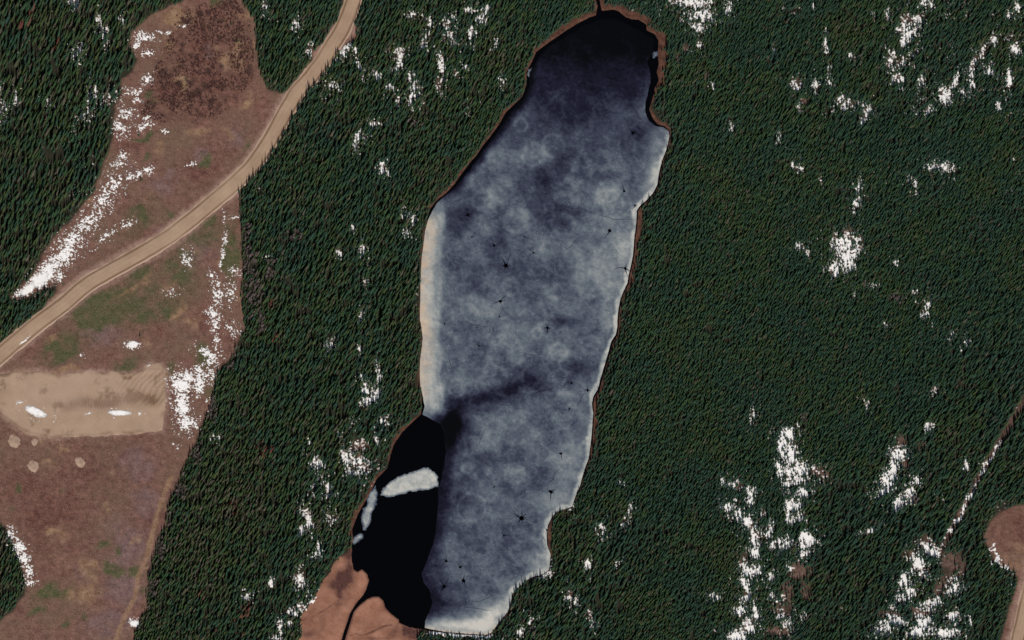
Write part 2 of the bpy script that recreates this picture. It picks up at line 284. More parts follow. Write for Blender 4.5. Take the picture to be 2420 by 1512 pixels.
GREEN = [(300,720,120,46,-10,.75),(430,640,50,60,0,.6),(150,820,60,26,-20,.6),(480,560,50,30,-30,.5),(330,520,60,26,-40,.45),(190,742,26,18),(300,690,40,24),(335,650,40,24),(412,640,30,30),(255,705,50,22),(140,828,38,12),(160,845,26,10),(432,600,20,14),(400,510,14,12),(350,740,60,20),(240,760,50,20),(480,830,20,30),(120,1400,34,20),(165,1392,16,12),(85,1442,16,12),(270,1302,12,10),(320,1345,14,8),(400,880,12,20),(270,1345,24,14),(470,520,30,16),(330,500,24,16),(545,600,14,60),(330,320,20,8)]
TAN = [(2410,1290,26,14,30,.6),(2395,1330,26,12,20,.6),(410,42,30,18),(395,105,16,10),(560,112,13,30),(540,140,12,20),(470,312,26,12),(590,240,24,12),(205,1340,12,26),(195,1405,30,22),(150,1330,24,18),(140,1260,20,14),(150,880,60,10),(60,880,40,16),(100,1020,60,20),(420,730,10,20),(345,600,20,10),(320,680,60,8,-30)]
RED = [(2400,1240,60,40,0,.8),(2380,1290,30,20,0,.7),(120,1300,110,90,0,.6),(200,1120,120,50,0,.6),(470,120,60,80),(500,200,50,60),(400,220,40,50),(300,340,30,10),(240,640,30,10),(340,640,30,9),(470,400,40,30),(330,1010,30,20),(120,1230,80,60),(60,1150,80,40),(480,760,14,20),(340,1220,40,30)]
MAUVE = [(300,1290,50,50),(290,1380,40,50),(470,600,40,30),(330,1100,40,30),(240,790,40,20),(560,330,16,26),(380,440,30,20),(250,1480,50,30),(350,1190,30,30)]
DEAD_RED = [(542,1190,18,20),(556,1205,14,12),(80,22,18,14),(50,60,20,14),(135,110,12,14),(648,800,8,18),(622,1060,22,18),(640,1085,12,12),(575,1440,20,30),(480,1400,18,16),(560,1500,20,12),(640,720,6,12),(2395,170,6,8),(2380,290,10,8),(610,1100,8,8),(500,1490,14,16)]
BARE_TREES = [(590,620,16,60),(600,700,22,50),(585,560,8,40),(545,850,20,24),(500,960,14,40),(465,1070,14,30),(425,1150,14,30),(398,1210,10,30),(375,1300,12,30),(362,1380,14,30),(640,640,14,30),(690,560,20,20),(750,190,12,10),(615,760,10,30),(2160,1180,10,10),(2190,1130,10,16),(2120,700,20,16),(1900,990,6,16),(980,290,20,14)]

lake = poly_field(LAKE, pad=80)
ice_f = poly_field(ICE, pad=30)
clear_f = poly_field(CLEAR, pad=40)
clear2_f = poly_field(CLEAR_SE, pad=40)
marsh_f = poly_field(MARSH, pad=40)
pad_f = poly_field(PAD, pad=40)
brush_f = poly_field(BRUSH, pad=30)
ROADs = smooth_line(ROAD); ROAD2s = smooth_line(ROAD2)
road_f = line_field([tuple(p) for p in ROADs[::2]]+[tuple(ROADs[-1])], pad=70)
road2_f = line_field([tuple(p) for p in ROAD2s[::2]]+[tuple(ROAD2s[-1])], pad=70)
cut_f = line_field(CUTLINE, pad=40)
track_f = line_field(TRACK, pad=30)
EAST = line_field([(1555,130),(1546,218),(1536,258),(1570,297),(1580,343),(1557,435),(1508,498),(1499,603),(1462,756),(1404,976),(1376,1134),(1297,1241),(1302,1309),(1297,1346),(1239,1374),(1212,1401),(1200,1446)], pad=60)
SW_EDGE = line_field([(1041,1003),(1049,1030),(1052,1060),(1050,1095),(1042,1130),(1035,1159),(1033,1209),(1027,1259),(1020,1289),(1005,1334),(995,1357),(1000,1376),(1015,1399),(1020,1425),(1012,1450)], pad=60)
# how wide the strip of bare shore is, map units
SHORE_W = [(1350,55,90,40,-30,13),(1500,40,80,40,20,18),(1572,120,24,90,0,22),(1250,160,20,50,0,5),(1180,280,40,40,0,5),(1075,430,50,40,0,5),(1560,280,30,40,0,9),(1515,530,20,60,0,10),(1500,640,16,60,0,6),(940,1030,40,50,0,6),(880,1140,40,30,0,5),(1410,950,14,40,0,6),(1400,1010,14,50,0,5),(845,1240,20,60,0,8),(1400,8,30,20,0,12),(1300,1250,14,40,0,4)]

# ------------------------------------------------------------------ materials
def new_mat(name):
    m = bpy.data.materials.new(name)
    m.use_nodes = True
    n = m.node_tree.nodes
    b = n['Principled BSDF']
    return m, n, m.node_tree.links, b

def mixc(n, l, fac, a, b):
    x = n.new('ShaderNodeMix'); x.data_type = 'RGBA'
    for sock, val in ((x.inputs[0], fac), (x.inputs[6], a), (x.inputs[7], b)):
        if isinstance(val, bpy.types.NodeSocket): l.new(val, sock)
        elif isinstance(val, (tuple, list)): sock.default_value = (*val, 1.0)
        else: sock.default_value = val
    return x.outputs[2]

def math_n(n, l, op, a, b=0.0, clamp=False):
    x = n.new('ShaderNodeMath'); x.operation = op; x.use_clamp = clamp
    for i, val in enumerate((a, b)):
        if isinstance(val, bpy.types.NodeSocket): l.new(val, x.inputs[i])
        else: x.inputs[i].default_value = val
    return x.outputs[0]

def attr(n, name, typ='GEOMETRY'):
    a = n.new('ShaderNodeAttribute'); a.attribute_name = name; a.attribute_type = typ
    return a.outputs['Fac']

def noise(n, l, scale, detail=4.0, rough=0.6, vec=None):
    t = n.new('ShaderNodeTexNoise')
    t.inputs['Scale'].default_value = scale
    t.inputs['Detail'].default_value = detail
    t.inputs['Roughness'].default_value = rough
    if vec is not None: l.new(vec, t.inputs['Vector'])
    return t.outputs['Fac']

def coords(n):
    return n.new('ShaderNodeTexCoord').outputs['Object']

def ramp(n, l, fac, stops):
    r = n.new('ShaderNodeValToRGB')
    e = r.color_ramp.elements
    while len(e) < len(stops): e.new(0.5)
    for i, (p, c) in enumerate(stops):
        e[i].position = p; e[i].color = (*c, 1.0)
    l.new(fac, r.inputs[0])
    return r.outputs[0]

def contrast(n, l, v, lo, hi):
    r = n.new('ShaderNodeMapRange')
    r.inputs[1].default_value = lo; r.inputs[2].default_value = hi
    l.new(v, r.inputs[0])
    return r.outputs[0]

def matte(b, rough=0.95, spec=0.1):
    b.inputs['Roughness'].default_value = rough
    b.inputs['Specular IOR Level'].default_value = spec

def ground_material():
    m, n, l, b = new_mat('ground_cover')
    co = coords(n)
    fine = contrast(n, l, noise(n, l, 0.55, 5, 0.75, co), .3, .7)
    mid = contrast(n, l, noise(n, l, 0.16, 6, 0.75, co), .36, .64)
    big = contrast(n, l, noise(n, l, 0.025, 4, 0.6, co), .35, .65)
    forest = mixc(n, l, mid, (.017, .020, .013), (.034, .032, .021))
    c0 = mixc(n, l, mid, (.112, .050, .040), (.256, .130, .102))
    c0 = mixc(n, l, math_n(n, l, 'MULTIPLY', big, .55), c0, (.155, .112, .074))
    c = mixc(n, l, attr(n, 'red'), c0, mixc(n, l, mid, (.078, .030, .024), (.200, .094, .072)))
    c = mixc(n, l, attr(n, 'mauve'), c, mixc(n, l, mid, (.125, .074, .072), (.240, .148, .138)))
    c = mixc(n, l, attr(n, 'green'), c, mixc(n, l, mid, (.052, .066, .024), (.120, .105, .055)))
    c = mixc(n, l, attr(n, 'tan'), c, mixc(n, l, mid, (.210, .115, .062), (.360, .230, .145)))
    c = mixc(n, l, attr(n, 'verge'), c, mixc(n, l, mid, (.230, .130, .105), (.400, .262, .205)))
    c = mixc(n, l, attr(n, 'debris'), c, mixc(n, l, fine, (.030, .013, .011), (.085, .042, .034)))
    # small litter and seedlings, light and dark
    spk = contrast(n, l, noise(n, l, 0.9, 2, 0.5, co), .60, .72)
    c = mixc(n, l, math_n(n, l, 'MULTIPLY', spk, .60), c, (.420, .280, .225))
    dk = contrast(n, l, noise(n, l, 0.7, 3, 0.6, co), .46, .30)
    c = mixc(n, l, math_n(n, l, 'MULTIPLY', dk, .55), c, (.050, .032, .026))
    c = mixc(n, l, attr(n, 'open'), forest, c)
    reed = mixc(n, l, mid, (.045, .019, .014), (.150, .068, .046))
    c = mixc(n, l, attr(n, 'reed'), c, reed)
    c = mixc(n, l, attr(n, 'bare'), c, mixc(n, l, mid, (.070, .038, .030), (.185, .118, .094)))
    c = mixc(n, l, math_n(n, l, 'MULTIPLY', fine, .22), c, (.045, .032, .024))
    l.new(c, b.inputs['Base Color'])
    matte(b)
    bp = n.new('ShaderNodeBump'); bp.inputs['Strength'].default_value = .5; bp.inputs['Distance'].default_value = .5
    l.new(noise(n, l, 0.8, 4, .7, co), bp.inputs['Height']); l.new(bp.outputs[0], b.inputs['Normal'])
    return m

def dirt_material():
    m, n, l, b = new_mat('packed_dirt')
    co = coords(n)
    mid = contrast(n, l, noise(n, l, 0.06, 5, 0.6, co), .3, .7)
    fine = contrast(n, l, noise(n, l, 0.6, 4, 0.7, co), .3, .7)
    c = mixc(n, l, mid, (.340, .235, .160), (.430, .300, .210))
    c = mixc(n, l, attr(n, 'damp'), c, mixc(n, l, fine, (.120, .068, .040), (.210, .130, .082)))
    c = mixc(n, l, attr(n, 'loose'), c, (.450, .320, .250))
    c = mixc(n, l, math_n(n, l, 'MULTIPLY', fine, .16), c, (.180, .115, .075))
    l.new(c, b.inputs['Base Color'])
    matte(b)
    bp = n.new('ShaderNodeBump'); bp.inputs['Strength'].default_value = .3; bp.inputs['Distance'].default_value = .2
    l.new(noise(n, l, 0.7, 4, .7, co), bp.inputs['Height']); l.new(bp.outputs[0], b.inputs['Normal'])
    return m

def marsh_material():
    m, n, l, b = new_mat('marsh_sedge')
    co = coords(n)
    mid = contrast(n, l, noise(n, l, 0.07, 6, 0.7, co), .36, .64)
    fine = contrast(n, l, noise(n, l, 0.5, 4, 0.7, co), .3, .7)
    c = mixc(n, l, mid, (.255, .112, .068), (.430, .218, .145))
    c = mixc(n, l, math_n(n, l, 'MULTIPLY', fine, .4), c, (.180, .090, .066))
    c = mixc(n, l, attr(n, 'damp'), c, mixc(n, l, fine, (.040, .016, .014), (.130, .060, .050)))
    l.new(c, b.inputs['Base Color'])
    matte(b)
    return m

def snow_material():
    m, n, l, b = new_mat('old_snow')
    co = coords(n)
    f = contrast(n, l, noise(n, l, 0.4, 4, 0.6, co), .3, .75)
    c = mixc(n, l, f, (.93, .92, .91), (.78, .74, .71))
    c = mixc(n, l, contrast(n, l, attr(n, 'depth'), .0, .85), (.30, .265, .24), c)
    l.new(c, b.inputs['Base Color'])
    matte(b, .7, .2)
    return m

def ice_material():
    m, n, l, b = new_mat('rotten_lake_ice')
    co = coords(n)
    wv = attr(n, 'white')
    big = math_n(n, l, 'SUBTRACT', noise(n, l, 0.05, 6, 0.62, co), .5)
    fin = math_n(n, l, 'SUBTRACT', noise(n, l, 0.24, 6, 0.78, co), .5)
    v = math_n(n, l, 'ADD', wv, math_n(n, l, 'MULTIPLY', big, .26))
    v = math_n(n, l, 'ADD', v, math_n(n, l, 'MULTIPLY', fin, .46))
    v = math_n(n, l, 'MULTIPLY', v, contrast(n, l, wv, 0.0, .10), True)
    c = ramp(n, l, v, [(0.0, (.0015, .0015, .0022)), (.18, (.012, .012, .027)), (.36, (.046, .054, .084)), (.52, (.106, .129, .160)), (.70, (.215, .240, .252)), (.84, (.370, .385, .370)), (1.0, (.56, .54, .49))])
    c = mixc(n, l, attr(n, 'stain'), c, mixc(n, l, noise(n, l, .12, 4, .6, co), (.40, .28, .20), (.62, .54, .43)))
    # pale crumbs of drained ice
    crumb = contrast(n, l, noise(n, l, 0.75, 1, 0.5, co), .71, .78)
    c = mixc(n, l, math_n(n, l, 'MULTIPLY', crumb, math_n(n, l, 'MULTIPLY', contrast(n, l, wv, .25, .45), .45)), c, (.50, .53, .56))
    l.new(c, b.inputs['Base Color'])
    matte(b, .5, .12)
    return m

def water_material():
    m, n, l, b = new_mat('lake_water')
    b.inputs['Base Color'].default_value = (.0015, .0015, .002, 1)
    b.inputs['Roughness'].default_value = .12
    b.inputs['Specular IOR Level'].default_value = .12
    return m

def plain(name, col, rough=.9, spec=.1):
    m, n, l, b = new_mat(name)
    co = coords(n)
    f = noise(n, l, 3.0, 3, .6, co)
    l.new(mixc(n, l, f, tuple(v*.75 for v in col), tuple(v*1.25 for v in col)), b.inputs['Base Color'])
    matte(b, rough, spec)
    return m

def foliage_material():
    m, n, l, b = new_mat('conifer_needles')
    t = attr(n, 'tint', 'INSTANCER')
    c = ramp(n, l, t, [(0.0, (.024, .056, .040)), (.22, (.027, .063, .035)), (.45, (.030, .064, .026)), (.68, (.046, .070, .024)), (.86, (.060, .066, .036)), (1.0, (.088, .078, .060))])
    l.new(c, b.inputs['Base Color'])
    matte(b, .85, .15)
    return m

def dead_material():
    m, n, l, b = new_mat('dead_needles')
    t = attr(n, 'tint', 'INSTANCER')
    l.new(ramp(n, l, t, [(0.0, (.125, .036, .026)), (.5, (.105, .042, .034)), (1.0, (.120, .068, .045))]), b.inputs['Base Color'])
    matte(b, .9, .1)
    return m

MAT = dict(ground=ground_material(), dirt=dirt_material(), marsh=marsh_material(), snow=snow_material(), ice=ice_material(), water=water_material(),
           needles=foliage_material(), dead=dead_material(), bark=plain('conifer_bark', (.055, .045, .038)), grey=plain('bare_twigs', (.175, .140, .135)),
           brush=plain('brush_twigs', (.110, .055, .050)), melt=plain('wet_black_ice', (.008, .008, .014), .35, .2))

# ------------------------------------------------------------------ object helpers
col = sc.collection
def tag(o, label=None, cat=None, group=None, kind=None):
    if label: o['label'] = label
    if cat: o['category'] = cat
    if group: o['group'] = group
    if kind: o['kind'] = kind
    return o

def mesh_np(name, verts, faces, mat=None, attrs=None, smooth=False):
    me = bpy.data.meshes.new(name)
    verts = np.asarray(verts, np.float32); faces = np.asarray(faces, np.int32)
    k = faces.shape[1]
    me.vertices.add(len(verts)); me.vertices.foreach_set('co', verts.ravel())
    me.loops.add(faces.size); me.loops.foreach_set('vertex_index', faces.ravel())
    me.polygons.add(len(faces))
    me.polygons.foreach_set('loop_start', np.arange(0, faces.size, k, dtype=np.int32))
    me.polygons.foreach_set('loop_total', np.full(len(faces), k, np.int32))
    if smooth: me.polygons.foreach_set('use_smooth', np.ones(len(faces), bool))
    for an, av in (attrs or {}).items():
        a = me.attributes.new(an, 'FLOAT', 'POINT')
        a.data.foreach_set('value', np.asarray(av, np.float32))
    me.update()
    me.validate()
    if mat: me.materials.append(mat)
    return me

def link(name, me, parent=None):
    o = bpy.data.objects.new(name, me)
    col.objects.link(o)
    o.parent = parent
    return o

def grid_faces(nx, ny, keep=None):
    idx = np.arange(nx*ny).reshape(nx, ny)
    f = np.stack([idx[:-1, :-1], idx[1:, :-1], idx[1:, 1:], idx[:-1, 1:]], -1).reshape(-1, 4)
    if keep is not None: f = f[keep.ravel()]
    return f

def masked_sheet(name, X, Y, Z, keepcell, mat, attrs=None, smooth=True):
    """the cells of a ground grid where keepcell holds, as one mesh"""
    f = grid_faces(*X.shape, keepcell)
    if len(f) == 0: return None
    used = np.unique(f)
    remap = np.full(X.size, -1, np.int64); remap[used] = np.arange(len(used))
    v = np.stack([X.ravel(), Y.ravel(), Z.ravel()], -1)[used]
    at = {k: a.ravel()[used] for k, a in (attrs or {}).items()}
    return mesh_np(name, v, remap[f], mat, at, smooth)

def any_corner(m):
    return m[:-1, :-1] | m[1:, :-1] | m[1:, 1:] | m[:-1, 1:]

# extent of the picture on the ground
cx, cy = to_ground([0, 2419, 2419, 0], [0, 0, 1512, 1512])
GX0, GX1, GY0, GY1 = cx.min()-15, cx.max()+15, cy.min()-15, cy.max()+15

# ------------------------------------------------------------------ ground
WATER_Z = -0.6
def shore_width(mx, my):
    return 2.0+blob_sum(mx, my, SHORE_W, 1.0, 'max')

def ground_z(x, y, mx, my, fine=True):
    d = lake(mx, my)*K
    z = np.clip(WATER_Z+0.28*d, -3.2, 0.0)
    rd = np.minimum(road_f(mx, my), road2_f(mx, my))*K
    z = z-0.35*(1-sstep(8.0, 11.0, rd))
    z = z-0.25*(1-sstep(-2.5, 0.5, pad_f(mx, my)*K))
    z = z-0.25*(1-sstep(-3.0, 0.0, np.maximum(marsh_f(mx, my)*K, -lake(mx, my)*K)))*(d > 0)
    if fine:
        z = z+(d > 1.5)*(0.16*fbm(x, y, 4.0, 5, 3)+0.35*fbm(x, y, 26.0, 9, 2))*(rd > 11)
    return z

inner_x = np.arange(GX0, GX1, 1.3); inner_y = np.arange(GY0, GY1, 1.3)
outs = np.array([4, 12, 25, 50, 100, 200, 400, 800, 1600, 3200.])
gx = np.concatenate([GX0-outs[::-1], inner_x, inner_x[-1]+outs]); gy = np.concatenate([GY0-outs[::-1], inner_y, inner_y[-1]+outs])
X, Y = np.meshgrid(gx, gy, indexing='ij')
MX, MY = to_map(X, Y)
Z = ground_z(X, Y, MX, MY)
for lst, cnt, r0, r1 in ((GREEN, 26, 6, 16), (TAN, 60, 4, 12), (RED, 90, 6, 20), (MAUVE, 26, 6, 14)):
    for _ in range(cnt):
        rr_ = random.uniform(r0, r1)
        lst.append((random.uniform(0, 600), random.uniform(0, 1512), rr_*random.uniform(.8, 1.8), rr_, random.uniform(-60, 60), random.uniform(.5, .9)))
n1 = fbm(X, Y, 30.0, 21, 4); n2 = fbm(X, Y, 9.0, 23, 3)
wob = 4.0*n2+3.0*n1
opn = 1-sstep(-4, 5, np.minimum(clear_f(MX, MY), clear2_f(MX, MY))+wob)
d_l = lake(MX, MY); sw = shore_width(MX, MY)
reed = (1-sstep(sw*.8, sw*1.2+1.5, d_l+n2*6+n1*4))*np.where(sw > 3.0, 1.0, .7)
bare = np.clip(blob_sum(MX, MY, BARE_GROUND, warp=14.0)*1.3+.6*sstep(.3, .6, blob_sum(MX, MY, SNOW_FOREST, warp=12.0)), 0, 1)*(1-opn)
bare = np.maximum(bare, .8*(1-sstep(5, 9, cut_f(MX, MY))))
bare = np.clip(bare*(.85+1.1*n2+.5*n1), 0, 1)
def patch(bl, amt=1.0):
    return np.clip((blob_sum(MX, MY, bl, warp=30.0)*1.15-.08)*amt*(1+.9*n1+.8*n2), 0, 1)
rdm = np.minimum(road_f(MX, MY), road2_f(MX, MY))
verge = (1-sstep(22, 34, rdm+6*n1+4*n2))*.75
verge = np.clip(np.maximum(verge, .7*(1-sstep(0, 12, pad_f(MX, MY)+6*n1+4*n2))), 0, 1)
tan = np.clip(np.maximum(patch(TAN), .75*(1-sstep(3, 8, track_f(MX, MY)+2*n2))), 0, 1)
red = np.clip(np.maximum(patch(RED, .8), .55*(1-sstep(-10, 10, brush_f(MX, MY)+8*n1))), 0, 1)
deb = (1-sstep(-14, 6, brush_f(MX, MY)+14*n1+10*n2))
slash = vnoise(X*.8+Y*.6, Y*.8-X*.6, 3.4, 601)*.6+vnoise(X*.9-Y*.43, Y*.9+X*.43, 7.0, 603)*.7+.4*fbm(X, Y, 22, 605, 2)
deb = np.clip(deb*sstep(-.05, .75, slash), 0, 1)
me = mesh_np('ground', np.stack([X.ravel(), Y.ravel(), Z.ravel()], -1), grid_faces(*X.shape), MAT['ground'],
             {'open': opn.ravel(), 'debris': deb.ravel(), 'reed': reed.ravel(), 'bare': bare.ravel(), 'verge': verge.ravel(), 'tan': tan.ravel(), 'red': red.ravel(),
              'green': patch(GREEN, 1.4).ravel(), 'mauve': patch(MAUVE).ravel()}, True)
tag(link('ground', me), 'brown and mauve ground of cutblock, forest floor and lake shore', kind='structure')

# ------------------------------------------------------------------ lake water
wx = np.arange(GX0-30, GX1+30, 5.0); wy = np.arange(GY0-30, GY1+30, 5.0)
Xw, Yw = np.meshgrid(wx, wy, indexing='ij'); MXw, MYw = to_map(Xw, Yw)
me = masked_sheet('water', Xw, Yw, np.full(Xw.shape, WATER_Z), any_corner(lake(MXw, MYw) < 5), MAT['water'])
tag(link('water', me), 'black open water of the lake and its outlet creek', kind='structure')

# ------------------------------------------------------------------ ice
def ice_white(mx, my, x, y):
    # thin black ice in the north, thickening southwards
    base = .44+.05*fbm(x, y, 70, 41, 3)+.05*sstep(1200, 1450, mx)
    north = np.clip((my-72+30*fbm(x, y, 40, 43, 4)+.05*(1400-mx))/330.0, 0, 1)**1.2
    wv = base*north
    wv = wv+blob_sum(mx, my, ICE_TONE, 1.0, 'sum')*(.35+.65*north)
    r_ = random.Random(77)
    spots = [(r_.uniform(1000, 1580), r_.uniform(280, 1480), *([r_.uniform(6, 24)]*2), 0, r_.choice((.04, .055, .035, -.05, -.04))) for _ in range(170)]
    wv = wv+blob_sum(mx, my, spots, 2.2, 'sum', warp=5.0)*north
    rings = ICE_RING+[(r_.uniform(1060, 1480), r_.uniform(330, 1400), r_.uniform(10, 34), r_.uniform(3, 6), r_.uniform(.04, .09)) for _ in range(34)]
    for (rx, ry, r, wd, amp) in rings:
        rr = np.hypot(mx-rx, my-ry)+3*fbm(x, y, 9, 51, 2)
        wv = wv+amp*np.exp(-((rr-r)/wd)**2)
    wv = wv+(.25+.75*north)*(north > 0)*(.19*fbm(x, y, 26, 45, 4, .6)+.13*fbm(x, y, 8, 47, 4, .65))
    # white rim of shore-fast ice
    shore = -lake(mx, my)
    east = (1-sstep(6, 26, shore+9*fbm(x, y, 14, 49, 4)))*sstep(280, 330, my)
    wv = np.maximum(wv, np.where(EAST(mx, my) < 40, east*(.84+.14*fbm(x, y, 8, 53, 3)), 0))
    westd = mx-(1044+5*np.sin(my/70.0)+11*fbm(x, y, 14, 55, 4))
    west = (1-sstep(-8, 6, westd))*sstep(478, 510, my)*(1-sstep(955, 995, my))
    ban = .80+.07*fbm(x*6, y*.5, 14, 56, 3)+.13*fbm(x, y, 12, 57, 4)-.10*sstep(-26, -6, westd)
    wv = np.where(west > 0, wv*(1-west)+west*ban, wv)
    bot = (1-sstep(10, 34, shore+4*fbm(x, y, 20, 58, 2)))*sstep(1365, 1420, my)*(mx > 1000)
    wv = np.maximum(wv, bot*(.82+.06*fbm(x, y, 10, 59, 3)))
    nw = (1-sstep(440, 480, my))*(1-sstep(1255, 1290, mx))
    wv = wv*(1-nw*(1-(.12+.88*sstep(6, 30, shore+6*fbm(x, y, 9, 66, 3)))))
    thick = sstep(-.5, 16, SW_EDGE(mx, my)*K+3.0*fbm(x, y, 9, 60, 4))
    wv = wv*(.35+.65*thick)
    return np.clip(wv, 0.0, 1.0)

def ice_stain(mx, my, x, y):
    s = (1-sstep(2, 38, -lake(mx, my)+9*fbm(x, y, 6, 61, 3)))*sstep(500, 540, my)*(1-sstep(900, 960, my))*(mx < 1060)
    s2 = (1-sstep(0, 9, -lake(mx, my)+3*fbm(x, y, 6, 63, 3)))*(my > 1455)*(mx > 1000)*(mx < 1170)
    return np.clip(1.0*s*(.70+1.0*fbm(x, y, 9, 65, 4))+.6*s2, 0, 1)

ixs = np.arange(*(to_ground(900, 1400)[0]-80, to_ground(1640, 100)[0]+60), 1.1)
gy_top = float(to_ground(1400, 60)[1])+60; gy_bot = float(to_ground(1000, 1520)[1])-60
iys = np.arange(gy_bot, gy_top, 1.1)
Xi, Yi = np.meshgrid(ixs, iys, indexing='ij')
MXi, MYi = to_map(Xi, Yi, WATER_Z)
di = ice_f(MXi, MYi)*K+1.1*fbm(Xi, Yi, 10, 31, 3)*np.where(np.abs(lake(MXi, MYi)) < 9, .3, 1.0)
Zi = WATER_Z+np.clip(-.05-di*.22, -.25, .10)+.012*fbm(Xi, Yi, 6, 33, 2)
me = masked_sheet('ice_sheet', Xi, Yi, Zi, any_corner(di < .8), MAT['ice'],
                  {'white': ice_white(MXi, MYi, Xi, Yi), 'stain': ice_stain(MXi, MYi, Xi, Yi)})
ice = tag(link('ice_sheet', me), 'mottled blue-grey sheet of rotting ice covering most of the lake', 'ice sheet')
for (lab, pts, wt) in FLOES:
    f = poly_field(pts, pad=12, step=1.0)
    px, py = np.array(pts).T
    a, b_ = to_ground(px, py, WATER_Z)
    Xf, Yf = np.meshgrid(np.arange(a.min()-4, a.max()+4, .8), np.arange(b_.min()-4, b_.max()+4, .8), indexing='ij')
    MXf, MYf = to_map(Xf, Yf, WATER_Z)
    df = f(MXf, MYf)*K+2.2*fbm(Xf, Yf, 5, 35, 4, .65)
    Zf = WATER_Z+np.clip(.02-df*.10, -.25, .07)
    wf = np.clip(wt+.16*fbm(Xf, Yf, 5, 37, 4, .6)+.16*np.clip(-df, 0, 2.5)-.36, 0, 1)
    me = masked_sheet('ice_floe', Xf, Yf, Zf, any_corner(df < .8), MAT['ice'], {'white': wf, 'stain': np.zeros(Xf.shape)})
    tag(link('ice_floe', me), lab, 'ice floe', 'ice floes at the edges of the lake')

for i, (mx, my, r, arms) in enumerate(MELT):
    r_ = random.Random(i*7+3)
    x0, y0 = [float(v) for v in to_ground(mx, my, WATER_Z)]
    R = r*K*1.95
    vs_, fs = [], []
    z0 = WATER_Z+.125
    n0 = 9
    core = max(.95, R*.30)
    ring = [(x0+core*(.7+.5*r_.random())*math.cos(k*2*math.pi/n0), y0+core*(.7+.5*r_.random())*math.sin(k*2*math.pi/n0)) for k in range(n0)]
    vs_.append((x0, y0, z0)); vs_ += [(a, b_, z0) for a, b_ in ring]
    fs += [(0, 1+k, 1+(k+1) % n0) for k in range(n0)]
    for k in range(arms):
        an = k*2*math.pi/arms+r_.uniform(-.5, .5)
        L = R*r_.choice((.45, .6, .8, 1.1, 1.6))
        wdt = max(.36, R*.10)
        pts = []
        px, py = x0, y0
        for s in range(4):
            pts.append((px, py, wdt*(1-s/3.6)))
            px += math.cos(an)*L/3; py += math.sin(an)*L/3
            an += r_.uniform(-.35, .35)
        for s in range(3):
            (ax, ay, aw), (bx, by, bw) = pts[s], pts[s+1]
            nx_, ny_ = -(by-ay), bx-ax
            q = math.hypot(nx_, ny_); nx_, ny_ = nx_/q, ny_/q
            o = len(vs_)
            vs_ += [(ax-nx_*aw, ay-ny_*aw, z0), (ax+nx_*aw, ay+ny_*aw, z0), (bx+nx_*bw, by+ny_*bw, z0), (bx-nx_*bw, by-ny_*bw, z0)]
            fs += [(o, o+2, o+1), (o, o+3, o+2)]
    me = mesh_np('melt_hole', vs_, [(a, c, b_) if s >= n0 else (a, b_, c) for s, (a, b_, c) in enumerate(fs)], MAT['melt'])
    link('melt_hole', me, ice)

CRACKS = [(1225,831,1292,834),(1160,772,1092,762),(1300,480,1380,488),(1195,627,1215,600),(1470,610,1440,585),(1290,790,1300,755),(1180,745,1190,725),(1325,905,1240,925),(1232,1224,1200,1200),(1232,1224,1275,1240),(1385,925,1360,960),(1120,1060,1150,1010),
 (1490,240,1528,300),(1470,330,1500,350),(1290,1290,1278,1255),(1040,590,1075,630),(1400,500,1500,492),(1330,1100,1300,1160),(1060,835,1068,870),(1195,1330,1240,1350),(1310,620,1290,680),(1370,560,1330,600),(1100,1420,1190,1410),(1080,1440,1170,1425)]
for i, (ax, ay, bx_, by_) in enumerate(CRACKS):
    r_ = random.Random(900+i)
    n0 = 9
    t = np.linspace(0, 1, n0)
    L = math.hypot(bx_-ax, by_-ay)
    off = np.cumsum([r_.uniform(-1, 1) for _ in t])*L*.06
    px, py = ax+(bx_-ax)*t-(by_-ay)/L*off, ay+(by_-ay)*t+(bx_-ax)/L*off
    gx_, gy_ = to_ground(px, py, WATER_Z)
    vs_, fs = [], []
    for k in range(n0):
        k0, k1 = max(k-1, 0), min(k+1, n0-1)
        nx_, ny_ = -(gy_[k1]-gy_[k0]), gx_[k1]-gx_[k0]
        q = math.hypot(nx_, ny_)
        wd = .17*(1-.8*abs(2*t[k]-1))+.04
        vs_ += [(gx_[k]-nx_/q*wd, gy_[k]-ny_/q*wd, WATER_Z+.121), (gx_[k]+nx_/q*wd, gy_[k]+ny_/q*wd, WATER_Z+.121)]
        if k: fs.append((2*k-2, 2*k, 2*k+1, 2*k-1))
    link('crack', mesh_np('crack', vs_, fs, MAT['melt']), ice)

